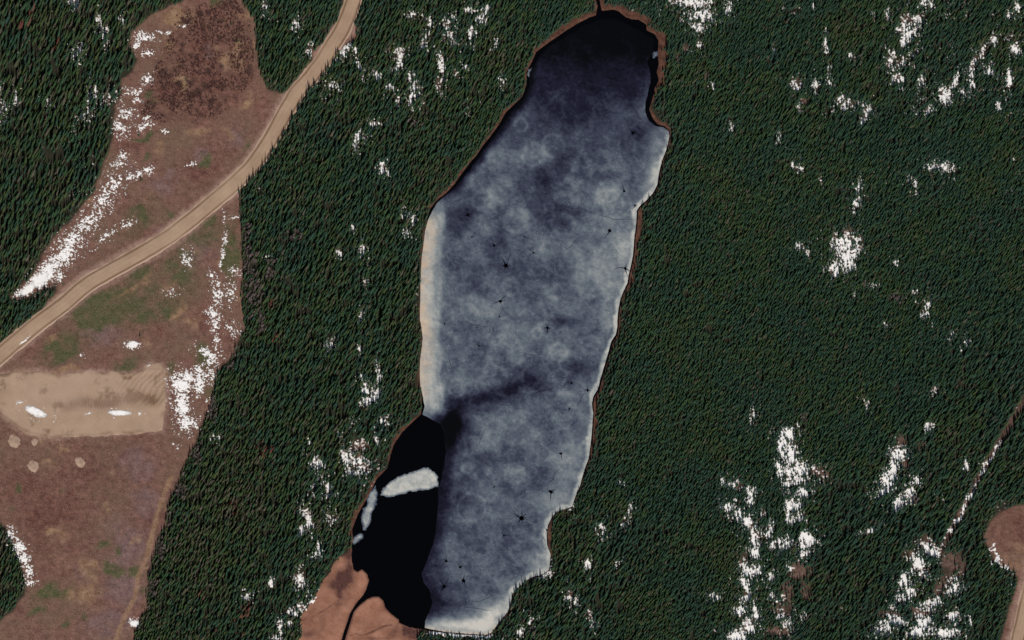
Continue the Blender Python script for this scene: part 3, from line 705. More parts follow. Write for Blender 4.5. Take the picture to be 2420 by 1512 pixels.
# ------------------------------------------------------------------ roads, gravel pad, marsh
def road(name, line, label, half=7.0, shoulder=10.0, lines=(-1, 1)):
    gxl, gyl = to_ground(line[:, 0], line[:, 1])
    P = np.stack([gxl, gyl], -1)
    s = np.concatenate([[0], np.cumsum(np.linalg.norm(np.diff(P, axis=0), axis=1))])
    t = np.arange(0, s[-1], 1.5)
    P = np.stack([np.interp(t, s, P[:, 0]), np.interp(t, s, P[:, 1])], -1)
    for _ in range(3):
        P[1:-1] = (P[:-2]+2*P[1:-1]+P[2:])/4
    T = np.gradient(P, axis=0); T /= np.linalg.norm(T, axis=1)[:, None]
    N = np.stack([-T[:, 1], T[:, 0]], -1)                # towards the left of travel
    u = np.concatenate([np.arange(-shoulder-2, shoulder+2.01, .6)])
    U, TT = np.meshgrid(u, t, indexing='xy')             # rows: along, cols: across
    Xr = P[:, :1]+N[:, :1]*U; Yr = P[:, 1:]+N[:, 1:]*U
    wv = 1.3*fbm(TT, TT*0, 30, 71, 4)
    dl = np.exp(-((U-half*lines[0]+wv)/.9)**2); dr = np.exp(-((U-half*lines[1]+wv)/.9)**2)
    ed = shoulder+1.5*fbm(Xr, Yr, 9, 73, 3)-np.abs(U)
    Zr = np.clip(-.35+.45*ed, -.9, .12)+.12*np.clip(1-(U/half)**2, 0, 1)-.22*(dl+dr)
    rut = .5*(np.exp(-((U-2.2+.5*wv)/.5)**2)+np.exp(-((U+1.9+.5*wv)/.5)**2)+np.exp(-((U-4.6+wv)/.4)**2))
    Zr = Zr-.05*rut+.02*fbm(Xr, Yr, 3, 75, 2)
    brk = .75+.5*fbm(TT, U*.2, 30, 77, 3)
    damp = np.clip(1.15*np.maximum(dl, dr)*brk+.30*rut*brk+.30*np.clip(fbm(TT, U*3, 40, 78, 4), 0, 1), 0, 1)
    loose = np.clip(sstep(half+.6, half+2, np.abs(U)), 0, 1)*.7
    me = mesh_np(name, np.stack([Xr.ravel(), Yr.ravel(), Zr.ravel()], -1), grid_faces(*Xr.shape)[:, ::-1], MAT['dirt'], {'damp': damp.ravel(), 'loose': loose.ravel()}, True)
    return tag(link(name, me), label, kind='structure')
road('dirt_road', ROADs, 'wide tan dirt road with dark ditch lines curving past the cutblock', 6.6, 9.4)
road('dirt_road', ROAD2s, 'tan dirt road clipping the lower right corner of the picture', 6.0, 8.5)

def sheet(name, field, base, mat, label, attrs_fn, step=.9, dz=.12):
    fx0, fy0 = field.x0, field.y0
    fx1, fy1 = fx0+field.s*field.a.shape[0], fy0+field.s*field.a.shape[1]
    a, b_ = to_ground([fx0, fx1, fx0, fx1], [fy0, fy0, fy1, fy1])
    Xs, Ys = np.meshgrid(np.arange(a.min(), a.max(), step), np.arange(b_.min(), b_.max(), step), indexing='ij')
    MXs, MYs = to_map(Xs, Ys)
    d = field(MXs, MYs)*K+3.0*fbm(Xs, Ys, 11, 81, 5, .65)
    if base: d = np.maximum(d, -(lake(MXs, MYs)*K-.2)*5.0)
    Zs = np.clip(-.04-.30*d, -.8, dz)
    at, extra = attrs_fn(Xs, Ys, MXs, MYs, d)
    me = masked_sheet(name, Xs, Ys, Zs+extra*(d < -1), any_corner(d < 2.0), mat, at)
    return tag(link(name, me), label, kind='structure')

def pad_attrs(Xs, Ys, mx, my, d):
    zone = sstep(130, 165, mx)*(1-sstep(360, 392, mx))*np.exp(-((my-(950-.06*(mx-250)+3*np.sin(mx/18.0)))/14.0)**2)
    diag = sstep(270, 330, mx)*(1-sstep(385, 394, mx))*sstep(865, 890, my)*(1-sstep(940, 965, my))
    stripes = .5+.5*np.sin((mx-.10*my)*.8+5.0*fbm(Xs, Ys, 18, 83, 4))
    tracks = .5+.5*np.sin(((mx-330)*.75+(my-900)*.62)*.6+5.0*fbm(Xs, Ys, 20, 85, 4))
    dm = 1.1*zone*(.55+.45*stripes*(.4+fbm(Xs, Ys, 9, 84, 2)))*(.8+.7*fbm(Xs, Ys, 10, 82, 4))+.75*diag*tracks**2*(.6+.6*fbm(Xs, Ys, 20, 86, 2))
    dm = dm+.9*(1-sstep(0, 5.0, -d))*(.4+.9*fbm(Xs, Ys, 8, 87, 3))
    dm = dm+.6*sstep(.18, .6, fbm(Xs, Ys, 14, 88, 6, .7))
    berm = .35*np.exp(-((my-876)/6.0)**2)*(mx > 330)
    return {'damp': np.clip(1.5*dm, 0, 1), 'loose': np.clip(.4+.6*fbm(Xs, Ys, 30, 89, 3), 0, 1)*.6}, berm-.10*zone*stripes+.02*fbm(Xs, Ys, 3, 90, 2)
sheet('gravel_pad', pad_f, False, MAT['dirt'], 'flat tan gravel pad with dark tyre tracks beside the road', pad_attrs)

MARSH_DAMP = [(790,1340,34,34,0,.40),(762,1440,40,26,0,.32),(740,1480,34,24,0,.36),(860,1480,30,20,0,.25),(900,1460,20,16,0,.2),(812,1420,16,30,10,.3),(797,1375,22,14,-20,1.0),(815,1368,16,20,0,.9),(828,1350,8,20,0,.7),(812,1310,14,8,0,.8),(830,1300,10,26,0,.9),(802,1405,10,22,10,.8),(955,1490,34,16,0,1.0),(985,1500,20,20,0,.9),(915,1440,8,8,0,.5),(880,1508,40,4,0,.5),(725,1500,20,10,0,.4)]
CRACK = line_field([(712,1466),(740,1456),(762,1444),(780,1432),(800,1418)], pad=30)
CRACK2 = line_field([(828,1502),(842,1496),(850,1502),(862,1500),(880,1492),(905,1480),(925,1476)], pad=30)
CRACK3 = line_field([(786,1312),(800,1312),(815,1306)], pad=30)
def marsh_attrs(Xs, Ys, mx, my, d):
    dm = np.clip(blob_sum(mx, my, MARSH_DAMP, 1.0, 'sum')*(1+.9*fbm(Xs, Ys, 7, 91, 4)), 0, 1)
    wig = 2.5*fbm(Xs, Ys, 6, 92, 3)
    for c, wd in ((CRACK, 2.2), (CRACK2, 2.0), (CRACK3, 3.0)):
        dm = np.maximum(dm, .9*np.exp(-((c(mx, my)+wig)/wd)**2))
    dm = np.maximum(dm, .55*(1-sstep(0, 3.0, lake(mx, my)*K+.8*fbm(Xs, Ys, 5, 93, 2))))
    return {'damp': np.clip(dm, 0, 1)}, -.05*dm+.03*fbm(Xs, Ys, 3, 94, 2)
sheet('marsh', marsh_f, True, MAT['marsh'], 'tan sedge marsh split by a narrow black creek', marsh_attrs)

PILES = [((34,1043), 12, 'pear-shaped tan dirt pile nearest the lower edge of the gravel pad'), ((79,1103), 11, 'oval tan dirt pile lowest of three in the brown clearing'), ((189,1091), 10, 'round tan dirt pile standing farthest from the road in the brown clearing'), ((82,1045), 7, 'small faint dirt patch touching the lower edge of the gravel pad')]
for k, ((mx, my), r, lab) in enumerate(PILES):
    x0, y0 = [float(v) for v in to_ground(mx, my)]
    R = r*K*1.05
    g = np.linspace(-1.5, 1.5, 25)
    U, V_ = np.meshgrid(g, g, indexing='ij')
    Xp, Yp = x0+U*R, y0+V_*R*1.15
    rr = np.hypot(U, V_)+.5*fbm(Xp, Yp, 4.5, 101+k, 4)
    base = ground_z(Xp, Yp, *to_map(Xp, Yp))
    hgt = (np.clip((1.0-rr)*.8, -.4, .45 if k < 3 else .12)+.12*fbm(Xp, Yp, 1.6, 109, 3))*(R/4.5)
    me = masked_sheet('dirt_pile', Xp, Yp, base+hgt, any_corner(rr < 1.12), MAT['dirt'],
                      {'damp': np.clip(.42+.8*fbm(Xp, Yp, 3, 111, 3)+(.55*(np.hypot(U-.1, V_) < .35) if k == 2 else 0), 0, 1), 'loose': np.full(Xp.shape, .5)})
    tag(link('dirt_pile', me), lab, 'dirt pile', 'dirt piles below the gravel pad')

# ------------------------------------------------------------------ snow
NAMED = [('long speckled snow strip along the forest edge', [(20,720),(150,690),(330,560),(340,470),(380,400),(350,378),(220,420),(160,520),(60,660)]),
 ('ragged snow patch left of the brushy clearing', [(255,250),(330,240),(330,262),(420,262),(410,330),(320,350),(255,330)]),
 ('crescent of snow in the upper clearing', [(300,60),(460,50),(460,80),(385,140),(300,150)]),
 ('broken snow between brush and forest in the upper clearing', [(280,165),(370,165),(370,245),(280,245)]),
 ('oval snow patch at the road end of the gravel pad', [(40,950),(125,950),(125,1000),(40,1000)]),
 ('narrow bright snow patch in the middle of gravel pad tracks', [(240,955),(315,955),(315,990),(240,990)]),
 ('large ragged white snowbank beside the end of the gravel pad', [(398,866),(430,850),(470,862),(540,845),(540,940),(470,1030),(400,1030)]),
 ('small squarish snow patch alone above the gravel pad', [(285,795),(335,795),(335,830),(285,830)]),
 ('small white snow patch by the forest edge at the lower clearing corner', [(295,1455),(340,1455),(340,1490),(295,1490)]),
 ('curved white snow strip along the grove on the left edge', [(0,1235),(60,1235),(110,1380),(70,1400),(30,1330)]),
 ('straight snow bank along the bottom end of the lake', [(970,1480),(1175,1480),(1175,1520),(970,1520)]),
 ('large bright snow patch in the eastern forest opening', [(1945,535),(2050,535),(2050,660),(1945,660)]),
 ('snow drift along the lower edge of the far right clearing', [(2325,1275),(2410,1275),(2410,1365),(2325,1365)])]
def pieces(mask):
    """connected pieces of a mask of cells, largest first"""
    todo = set(zip(*[q.tolist() for q in np.nonzero(mask)]))
    out = []
    while todo:
        st = [todo.pop()]; comp = []
        while st:
            a_, b_ = st.pop(); comp.append((a_, b_))
            for q in ((a_+1, b_), (a_-1, b_), (a_, b_+1), (a_, b_-1), (a_+1, b_+1), (a_-1, b_-1), (a_+1, b_-1), (a_-1, b_+1)):
                if q in todo: todo.remove(q); st.append(q)
        out.append(comp)
    return sorted(out, key=len, reverse=True)
ORD = ['largest', 'second largest', 'third largest', 'fourth largest', 'fifth largest', 'sixth largest']
RES = []
X_SPLIT = float(to_ground(640, 756)[0])
for x_lo, x_hi, step in ((GX0, X_SPLIT, .46), (X_SPLIT, GX1, .66)):
    xs = np.arange(x_lo, x_hi, step); ys = np.arange(GY0, GY1, step)
    Xs, Ys = np.meshgrid(xs, ys, indexing='ij')
    MXs, MYs = to_map(Xs, Ys)
    f_for = blob_sum(MXs, MYs, [(b[0], b[1], b[2]*1.5+2, b[3]*1.55+3)+tuple(b[4:]) if not 2230 < b[0] < 2420 or not 900 < b[1] < 1270 else b for b in SNOW_FOREST], .75, warp=14.0)
    f_opn = blob_sum(MXs, MYs, SNOW_OPEN, .75, warp=9.0)
    isopen = np.minimum(clear_f(MXs, MYs), clear2_f(MXs, MYs)) < 3
    ra = Xs*.84+Ys*.54; rb = Ys*.84-Xs*.54; rc = Xs*.35+Ys*.94; rd_ = Ys*.35-Xs*.94
    sp = vnoise(ra, rb, step*2.5, 201)*.75+vnoise(rc, rd_, step*2.1, 202)*.55+vnoise(ra, rb, step*6, 203)*.40
    lg = fbm(Xs, Ys, 16, 205, 3)
    onpad0 = pad_f(MXs, MYs) < 0
    so = f_opn*(1+.30*lg)+.74*sp-.66
    f_sol = blob_sum(MXs, MYs, [(b[0], b[1], b[2]*1.05, b[3]*1.1)+tuple(b[4:5]) for b in SNOW_OPEN if b[:2] in ((85,974),(282,976),(311,815),(317,1473),(66,684),(96,660))], 1.6, warp=5.0)
    so = np.where(f_sol > .05, np.maximum(f_sol+.16*sp-.48, np.where(onpad0, -1, so)), so)
    so = np.where(f_opn > .10, so, -1)
    se = sstep(1650, 1720, MXs)*sstep(980, 1040, MYs)
    ne = sstep(1820, 1880, MXs)*(1-sstep(420, 500, MYs))
    nm = sstep(860, 920, MXs)*(1-sstep(1170, 1230, MXs))*(1-sstep(260, 330, MYs))
    sf = f_for*(1+.45*lg)*(1+.35*se)*.95+.64*sp+.12*lg-.57
    sf = np.where(f_for > .10, sf, -1)
    # thin leftovers on the forest floor away from the openings
    thin = (.60*fbm(Xs, Ys, 60, 207, 3)+.55*sp+.40*fbm(Xs, Ys, 12, 209, 3)-.84)
    dense_e = sstep(1480, 1560, MXs)*(1-sstep(1750, 1850, MXs))+sstep(560, 640, MYs)*sstep(1480, 1560, MXs)*(1-sstep(1000, 1100, MYs))
    thin = thin-.5*np.clip(dense_e, 0, 1)+.24*np.clip(se+ne+nm, 0, 1)
    sfield = np.where(isopen, so, np.maximum(np.maximum(so, sf), thin*.6))
    dl_s = lake(MXs, MYs)
    sfield = np.where(dl_s < 1.5, -1, sfield)
    sfield = np.where((np.minimum(road_f(MXs, MYs), road2_f(MXs, MYs)) < 22) & (f_opn < .5), -1, sfield)
    sfield = np.where((marsh_f(MXs, MYs) < -6) & (f_opn < .4), -1, sfield)
    gz = ground_z(Xs, Ys, MXs, MYs)
    onpad = pad_f(MXs, MYs) < 0
    gz = np.where(onpad, .11, gz)
    gz = np.where(road_f(MXs, MYs)*K < 9.4, .05, gz)
    SNZ = gz+np.clip(sfield*.8, -.12, .30)
    DEP = np.clip(sfield*2.2, 0, 1)
    cells = any_corner(sfield > 0)
    cxm = .25*(MXs[:-1, :-1]+MXs[1:, :-1]+MXs[1:, 1:]+MXs[:-1, 1:]); cym = .25*(MYs[:-1, :-1]+MYs[1:, :-1]+MYs[1:, 1:]+MYs[:-1, 1:])
    for lab, pts in NAMED:
        if (step < .5) != (pts[0][0] < 640): continue
        m_ = np.zeros(cells.shape, bool)
        p = np.array(pts)
        box = (cxm > p[:, 0].min()) & (cxm < p[:, 0].max()) & (cym > p[:, 1].min()) & (cym < p[:, 1].max()) & cells
        ii = np.nonzero(box)
        m_[ii] = inside(cxm[ii], cym[ii], pts)
        big = [c for c in pieces(m_) if len(c)*step*step >= 34][:6]
        for k, comp in enumerate(big):
            pm = np.zeros(cells.shape, bool)
            ca = np.array(comp); pm[ca[:, 0], ca[:, 1]] = True
            me = masked_sheet('snow_patch', Xs, Ys, SNZ, pm, MAT['snow'], {'depth': DEP})
            tag(link('snow_patch', me), lab if len(big) == 1 else ORD[k]+' piece of the '+lab, 'snow patch', 'snow patches in the openings')
            cells &= ~pm
    RES.append((Xs, Ys, SNZ, cells, DEP))
fv, ff, fd, base = [], [], [], 0
for (Xs, Ys, SNZ, cells, DEP) in RES:
    f = grid_faces(*Xs.shape, cells)
    used = np.unique(f)
    remap = np.full(Xs.size, -1, np.int64); remap[used] = np.arange(len(used))+base
    fv.append(np.stack([Xs.ravel(), Ys.ravel(), SNZ.ravel()], -1)[used]); ff.append(remap[f]); fd.append(DEP.ravel()[used]); base += len(used)
me = mesh_np('snow', np.concatenate(fv), np.concatenate(ff), MAT['snow'], {'depth': np.concatenate(fd)}, True)
tag(link('snow', me), 'scattered melting snow on the forest floor and clearings', 'snow', kind='stuff')

# ------------------------------------------------------------------ tree shapes
def conifer_mesh(seed, ragged=.3, tiers=9, slim=1.0, top=1.0):
    """crown of drooping whorls on a unit tree: height 1, radius 1"""
    r_ = random.Random(seed)
    v, f = [], []
    z0 = r_.uniform(.08, .16)
    for t in range(tiers):
        q = t/(tiers-1)
        zt = z0+(top-z0)*q
        R = (1-q)**.8*(.95+.1*r_.random())*slim+.05
        if q < .12: R *= .75
        h = (top-z0)/tiers*2.0
        m = 5 if q < .75 else 4
        a0 = r_.random()*6.28
        o = len(v)
        ox, oy = r_.uniform(-.06, .06), r_.uniform(-.06, .06)
        v.append((ox, oy, min(zt+h*.75, 1.0)))
        for k in range(2*m):
            an = a0+k*math.pi/m+r_.uniform(-.15, .15)
            rr = R*(1-ragged*r_.random()) if k % 2 == 0 else R*r_.uniform(.42, .62)
            v.append((ox+rr*math.cos(an), oy+rr*math.sin(an), zt-(h*.12 if k % 2 == 0 else -h*.1)+r_.uniform(-.015, .015)))
        for k in range(2*m):
            f.append((o, o+1+k, o+1+(k+1) % (2*m)))
    return v, f

def trunk_geo(h=.96, r0=.14, r1=.02, n=5):
    v = [(r0*math.cos(k*2*math.pi/n), r0*math.sin(k*2*math.pi/n), -.02) for k in range(n)]
    v += [(r1*math.cos(k*2*math.pi/n), r1*math.sin(k*2*math.pi/n), h) for k in range(n)]
    f = []
    for k in range(n):
        a, b_ = k, (k+1) % n
        f += [(a, b_, n+b_), (a, n+b_, n+a)]
    return v, f

def twig(v, f, p, q, r):
    p, q = Vector(p), Vector(q)
    d = (q-p).normalized()
    s = d.orthogonal().normalized(); t = d.cross(s)
    o = len(v)
    for k in range(3):
        c = p+(s*math.cos(k*2.094)+t*math.sin(k*2.094))*r
        v.append(tuple(c))
    v.append(tuple(q))
    for k in range(3):
        f.append((o+k, o+(k+1) % 3, o+3))

def bare_geo(seed, n=26):
    """leafless crown on a unit tree: height 1, radius 1 (horizontal units are scaled by the crown radius)"""
    r_ = random.Random(seed)
    v, f = [], []
    for i in range(n):
        z = r_.uniform(.22, .9)
        an = r_.random()*6.28
        L = (.35+.65*(1-z))*r_.uniform(.6, 1.0)
        e = (L*math.cos(an), L*math.sin(an), min(z+r_.uniform(.08, .22), 1.0))
        twig(v, f, (0, 0, z), e, .05)
        for j in range(3):
            t = r_.uniform(.35, .8)
            b0 = (e[0]*t, e[1]*t, z+(e[2]-z)*t)
            a2 = an+r_.uniform(-1.2, 1.2)
            twig(v, f, b0, (b0[0]+.4*L*math.cos(a2), b0[1]+.4*L*math.sin(a2), min(b0[2]+r_.uniform(.03, .12), 1.0)), .035)
    return v, f

def brush_geo(seed, n=18):
    r_ = random.Random(seed)
    v, f = [], []
    for i in range(n):
        an = r_.random()*6.28; L = r_.uniform(.4, 1.0)
        b0 = (.25*math.cos(an)*r_.random(), .25*math.sin(an)*r_.random(), -.03)
        e = (L*math.cos(an), L*math.sin(an), r_.uniform(.4, 1.0))
        twig(v, f, b0, e, .10)
        a2 = an+r_.uniform(-1, 1)
        m_ = tuple((b0[k]+e[k])*.5 for k in range(3))
        twig(v, f, m_, (m_[0]+.5*math.cos(a2), m_[1]+.5*math.sin(a2), m_[2]+.3), .07)
    return v, f

def tri_mesh(name, parts):
    """parts: list of ((verts, faces), material)"""
    v, f, mi = [], [], []
    me = bpy.data.meshes.new(name)
    for k, ((pv, pf), mat) in enumerate(parts):
        o = len(v)
        v += pv; f += [tuple(i+o for i in t) for t in pf]; mi += [k]*len(pf)
        me.materials.append(mat)
    me.from_pydata(v, [], f)
    me.polygons.foreach_set('material_index', mi)
    me.update()
    return me

CROWNS = [conifer_mesh(1, .3, 9), conifer_mesh(2, .4, 8, .9), conifer_mesh(3, .25, 10, .85), conifer_mesh(4, .5, 8, 1.0, .97), conifer_mesh(5, .35, 7, .8)]
TRUNK = trunk_geo()
crown_me = [tri_mesh('crown', [(c, MAT['needles'])]) for c in CROWNS]
dead_me = [tri_mesh('dead_crown', [(c, MAT['dead'])]) for c in CROWNS[:3]]
trunk_me = tri_mesh('trunk', [(TRUNK, MAT['bark'])])
bare_me = [tri_mesh('bare_crown', [(bare_geo(s), MAT['grey'])]) for s in (1, 2, 3)]
bare_trunk_me = tri_mesh('bare_trunk', [(trunk_geo(.95, .09, .015), MAT['grey'])])
full_me = [tri_mesh('conifer', [(c, MAT['needles']), (TRUNK, MAT['bark'])]) for c in CROWNS]
brush_me = [tri_mesh('brush', [(brush_geo(s), MAT['brush'])]) for s in (1, 2, 3)]

def scatter(name, sources, pts, rot, scl, var, tint):
    """many copies of a few meshes as ONE object"""
    me = bpy.data.meshes.new(name)
    me.vertices.add(len(pts)); me.vertices.foreach_set('co', np.asarray(pts, np.float32).ravel())
    for an, typ, dat in (('rot', 'FLOAT_VECTOR', rot), ('scl', 'FLOAT_VECTOR', scl)):
        a = me.attributes.new(an, typ, 'POINT'); a.data.foreach_set('vector', np.asarray(dat, np.float32).ravel())
    a = me.attributes.new('var', 'INT', 'POINT'); a.data.foreach_set('value', np.asarray(var, np.int32))
    a = me.attributes.new('tint', 'FLOAT', 'POINT'); a.data.foreach_set('value', np.asarray(tint, np.float32))
    me.update()
    o = link(name, me)
    g = bpy.data.node_groups.new(name, 'GeometryNodeTree')
    g.interface.new_socket('Geometry', in_out='INPUT', socket_type='NodeSocketGeometry')
    g.interface.new_socket('Geometry', in_out='OUTPUT', socket_type='NodeSocketGeometry')
    n, l = g.nodes, g.links
    gi, go = n.new('NodeGroupInput'), n.new('NodeGroupOutput')
    gti = n.new('GeometryNodeGeometryToInstance')
    for s in reversed(sources):
        so_ = bpy.data.objects.new(s.name+'_source', s)
        oi = n.new('GeometryNodeObjectInfo'); oi.inputs['Object'].default_value = so_
        l.new(oi.outputs['Geometry'], gti.inputs[0])
    iop = n.new('GeometryNodeInstanceOnPoints')
    iop.inputs['Pick Instance'].default_value = True
    def na(nm, typ):
        x = n.new('GeometryNodeInputNamedAttribute'); x.data_type = typ; x.inputs['Name'].default_value = nm
        return x.outputs['Attribute']
    l.new(gi.outputs[0], iop.inputs['Points']); l.new(gti.outputs[0], iop.inputs['Instance'])
    l.new(na('var', 'INT'), iop.inputs['Instance Index'])
    er = n.new('FunctionNodeEulerToRotation'); l.new(na('rot', 'FLOAT_VECTOR'), er.inputs[0]); l.new(er.outputs[0], iop.inputs['Rotation'])
    l.new(na('scl', 'FLOAT_VECTOR'), iop.inputs['Scale'])
    l.new(iop.outputs[0], go.inputs[0])
    md = o.modifiers.new('copies', 'NODES'); md.node_group = g
    return o

# ------------------------------------------------------------------ where the trees stand
H_BASE = [(130,330,260,520,0,19.5),(60,60,200,200,0,19),(680,110,90,110,0,15),(780,600,230,380,0,15.5),(1000,120,220,200,0,14),(560,1300,200,260,0,14.5),(800,1000,140,200,0,16),(730,1400,100,160,0,13),(20,1350,70,130,0,13.5),
          (1290,1440,130,110,0,15.5),(1450,1300,130,120,0,13),(2300,1300,220,280,0,13.5),(2050,1300,180,220,0,13.5),(2380,1000,120,200,0,14.5),(2250,130,260,170,0,12.5),(1950,150,200,170,0,11.5),(60,730,120,40,-30,11)]
def tree_height(mx, my):
    num = np.full(mx.shape, .25*9.0); den = np.full(mx.shape, .25)
    for (cx_, cy_, rx, ry, an, h) in H_BASE:
        g = np.exp(-(((mx-cx_)/rx)**2+((my-cy_)/ry)**2)*1.4)
        num += g*h; den += g
    h = num/den
    e = EAST(mx, my)
    return h+3.5*(1-sstep(10, 55, e))*(mx > 1400)

pts_all = []
TX0, TX1, TY0, TY1 = GX0-70, GX1+70, GY0-90, GY1+60
for cls, s in enumerate((2.25, 3.0, 3.95)):
    ax, ay = np.meshgrid(np.arange(TX0, TX1, s), np.arange(TY0, TY1, s*.87), indexing='ij')
    ax = ax+(np.arange(ax.shape[1])[None, :] % 2)*s*.5
    ax = (ax+rng.uniform(-.42, .42, ax.shape)*s).ravel(); ay = (ay+rng.uniform(-.42, .42, ay.shape)*s).ravel()
    mx, my = to_map(ax, ay)
    h0 = tree_height(mx, my)+.9*fbm(ax, ay, 40, 301, 3)
    want = np.where(h0 < 11.3, 0, np.where(h0 < 15.2, 1, 2))
    k = want == cls
    pts_all.append(np.stack([ax[k], ay[k], h0[k]], -1))
T = np.concatenate(pts_all)
tx, ty, th = T.T
th = th*rng.uniform(.45, 1.2, len(th))
mx, my = to_map(tx, ty)
cxm_, cym_ = mx+LEANX*th*.45, my+LEANY*th*.45            # where the middle of the crown shows on the map
wobt = 5.5*fbm(tx, ty, 14, 311, 4, .65)
cl = np.minimum(clear_f(cxm_, cym_), clear2_f(cxm_, cym_))
cl0 = np.minimum(clear_f(mx, my), clear2_f(mx, my))
keep = (cl+wobt > 1.5)
keep &= (np.minimum(road_f(mx, my), road2_f(mx, my)) > 20)
dl = lake(mx, my); swt = shore_width(mx, my)
keep &= (dl > 1.5+.62*swt*np.clip(1+1.3*fbm(tx, ty, 9, 313, 3)+rng.uniform(-.4, .4, len(dl)), .1, 2))
keep &= lake(cxm_, cym_) > .5*rng.uniform(0, 2, len(dl))
keep &= marsh_f(mx, my) > 1+2.4*wobt
keep &= cut_f(mx+LEANX*th*.3, my+LEANY*th*.3) > 7.5
keep &= pad_f(mx, my) > 8
sfm = np.maximum(blob_sum(mx+LEANX*3, my+LEANY*3, SNOW_FOREST, .9, warp=12.0), .9*blob_sum(mx, my, [b for b in SNOW_OPEN if b[0] > 900]))
bgm = blob_sum(mx+LEANX*2, my+LEANY*2, BARE_GROUND)
openw = np.maximum(sfm, bgm)
u = rng.random(len(tx))
seT = (mx > 1690) & (mx < 1930) & (my > 1000)
keep &= u > np.clip(1.45*(openw-.26)*np.where(seT, 1.15, 1.0), 0, .80)
# natural gaps
gap = fbm(tx, ty, 12, 321, 3)
mature = th > 11.5
keep &= ~((gap > .34) & mature & (u < .75))
keep &= ~((u > .92) & mature)
keep &= ~((gap > .50) & (u < .7))
tx, ty, th, mx, my = tx[keep], ty[keep], th[keep], mx[keep], my[keep]
openw = openw[keep]
th = np.where(openw > .3, th*.72, th)
edg = np.minimum(np.minimum(clear_f(mx, my), clear2_f(mx, my)), lake(mx, my)*.8)
th = np.where(edg < 14, th*rng.uniform(.45, 1.0, len(th)), th)
N = len(tx)
cr = (.74+.088*th)*rng.uniform(.68, 1.3, N)
lum = fbm(tx, ty, 35, 331, 3)
tint = np.clip(.31-.09*(mx > 1400)+.45*lum+rng.normal(0, .24, N)+.10*(mx < 620)+.10*((mx < 760) & (my > 1080))+.06*((mx > 1850) & (my < 300)), 0, 1)
grey = rng.random(N) < .05
tint = np.where(grey, rng.uniform(.84, 1.0, N), tint)
gzt = ground_z(tx, ty, mx, my, False)-.15
var = rng.integers(0, len(CROWNS), N)
rot = np.stack([rng.normal(0, .025, N), rng.normal(0, .025, N), rng.uniform(0, 6.28, N)], -1)

# dead and leafless trees take the place of some of the green ones
deadw = blob_sum(mx+LEANX*6, my+LEANY*6, DEAD_RED)
u2 = rng.random(N)
is_dead = (u2 < .62*np.clip(deadw-.25, 0, 1)*1.3)
barew = blob_sum(mx+LEANX*4, my+LEANY*4, BARE_TREES)
is_bare = ~is_dead & (u2 < .85*np.clip(barew-.22, 0, 1)*1.35)
inframe = (mx > -5) & (mx < 2424) & (my > -5) & (my < 1530)

def pick(mask, n):
    i = np.nonzero(mask & inframe)[0]
    i = i[np.argsort(-th[i])]
    return i[:n]

def add_tree(i, name, crown, trunk, label, cat, group, tnt):
    e = bpy.data.objects.new(name, None); col.objects.link(e)
    e.empty_display_size = .5
    e.location = (float(tx[i]), float(ty[i]), float(gzt[i]))
    e.rotation_euler = [float(v) for v in rot[i]]
    e.scale = (float(cr[i]), float(cr[i]), float(th[i]))
    tag(e, label, cat, group)
    t = link('trunk', trunk, e)
    c = link('crown', crown, e)
    c['tint'] = float(tnt)
    return e

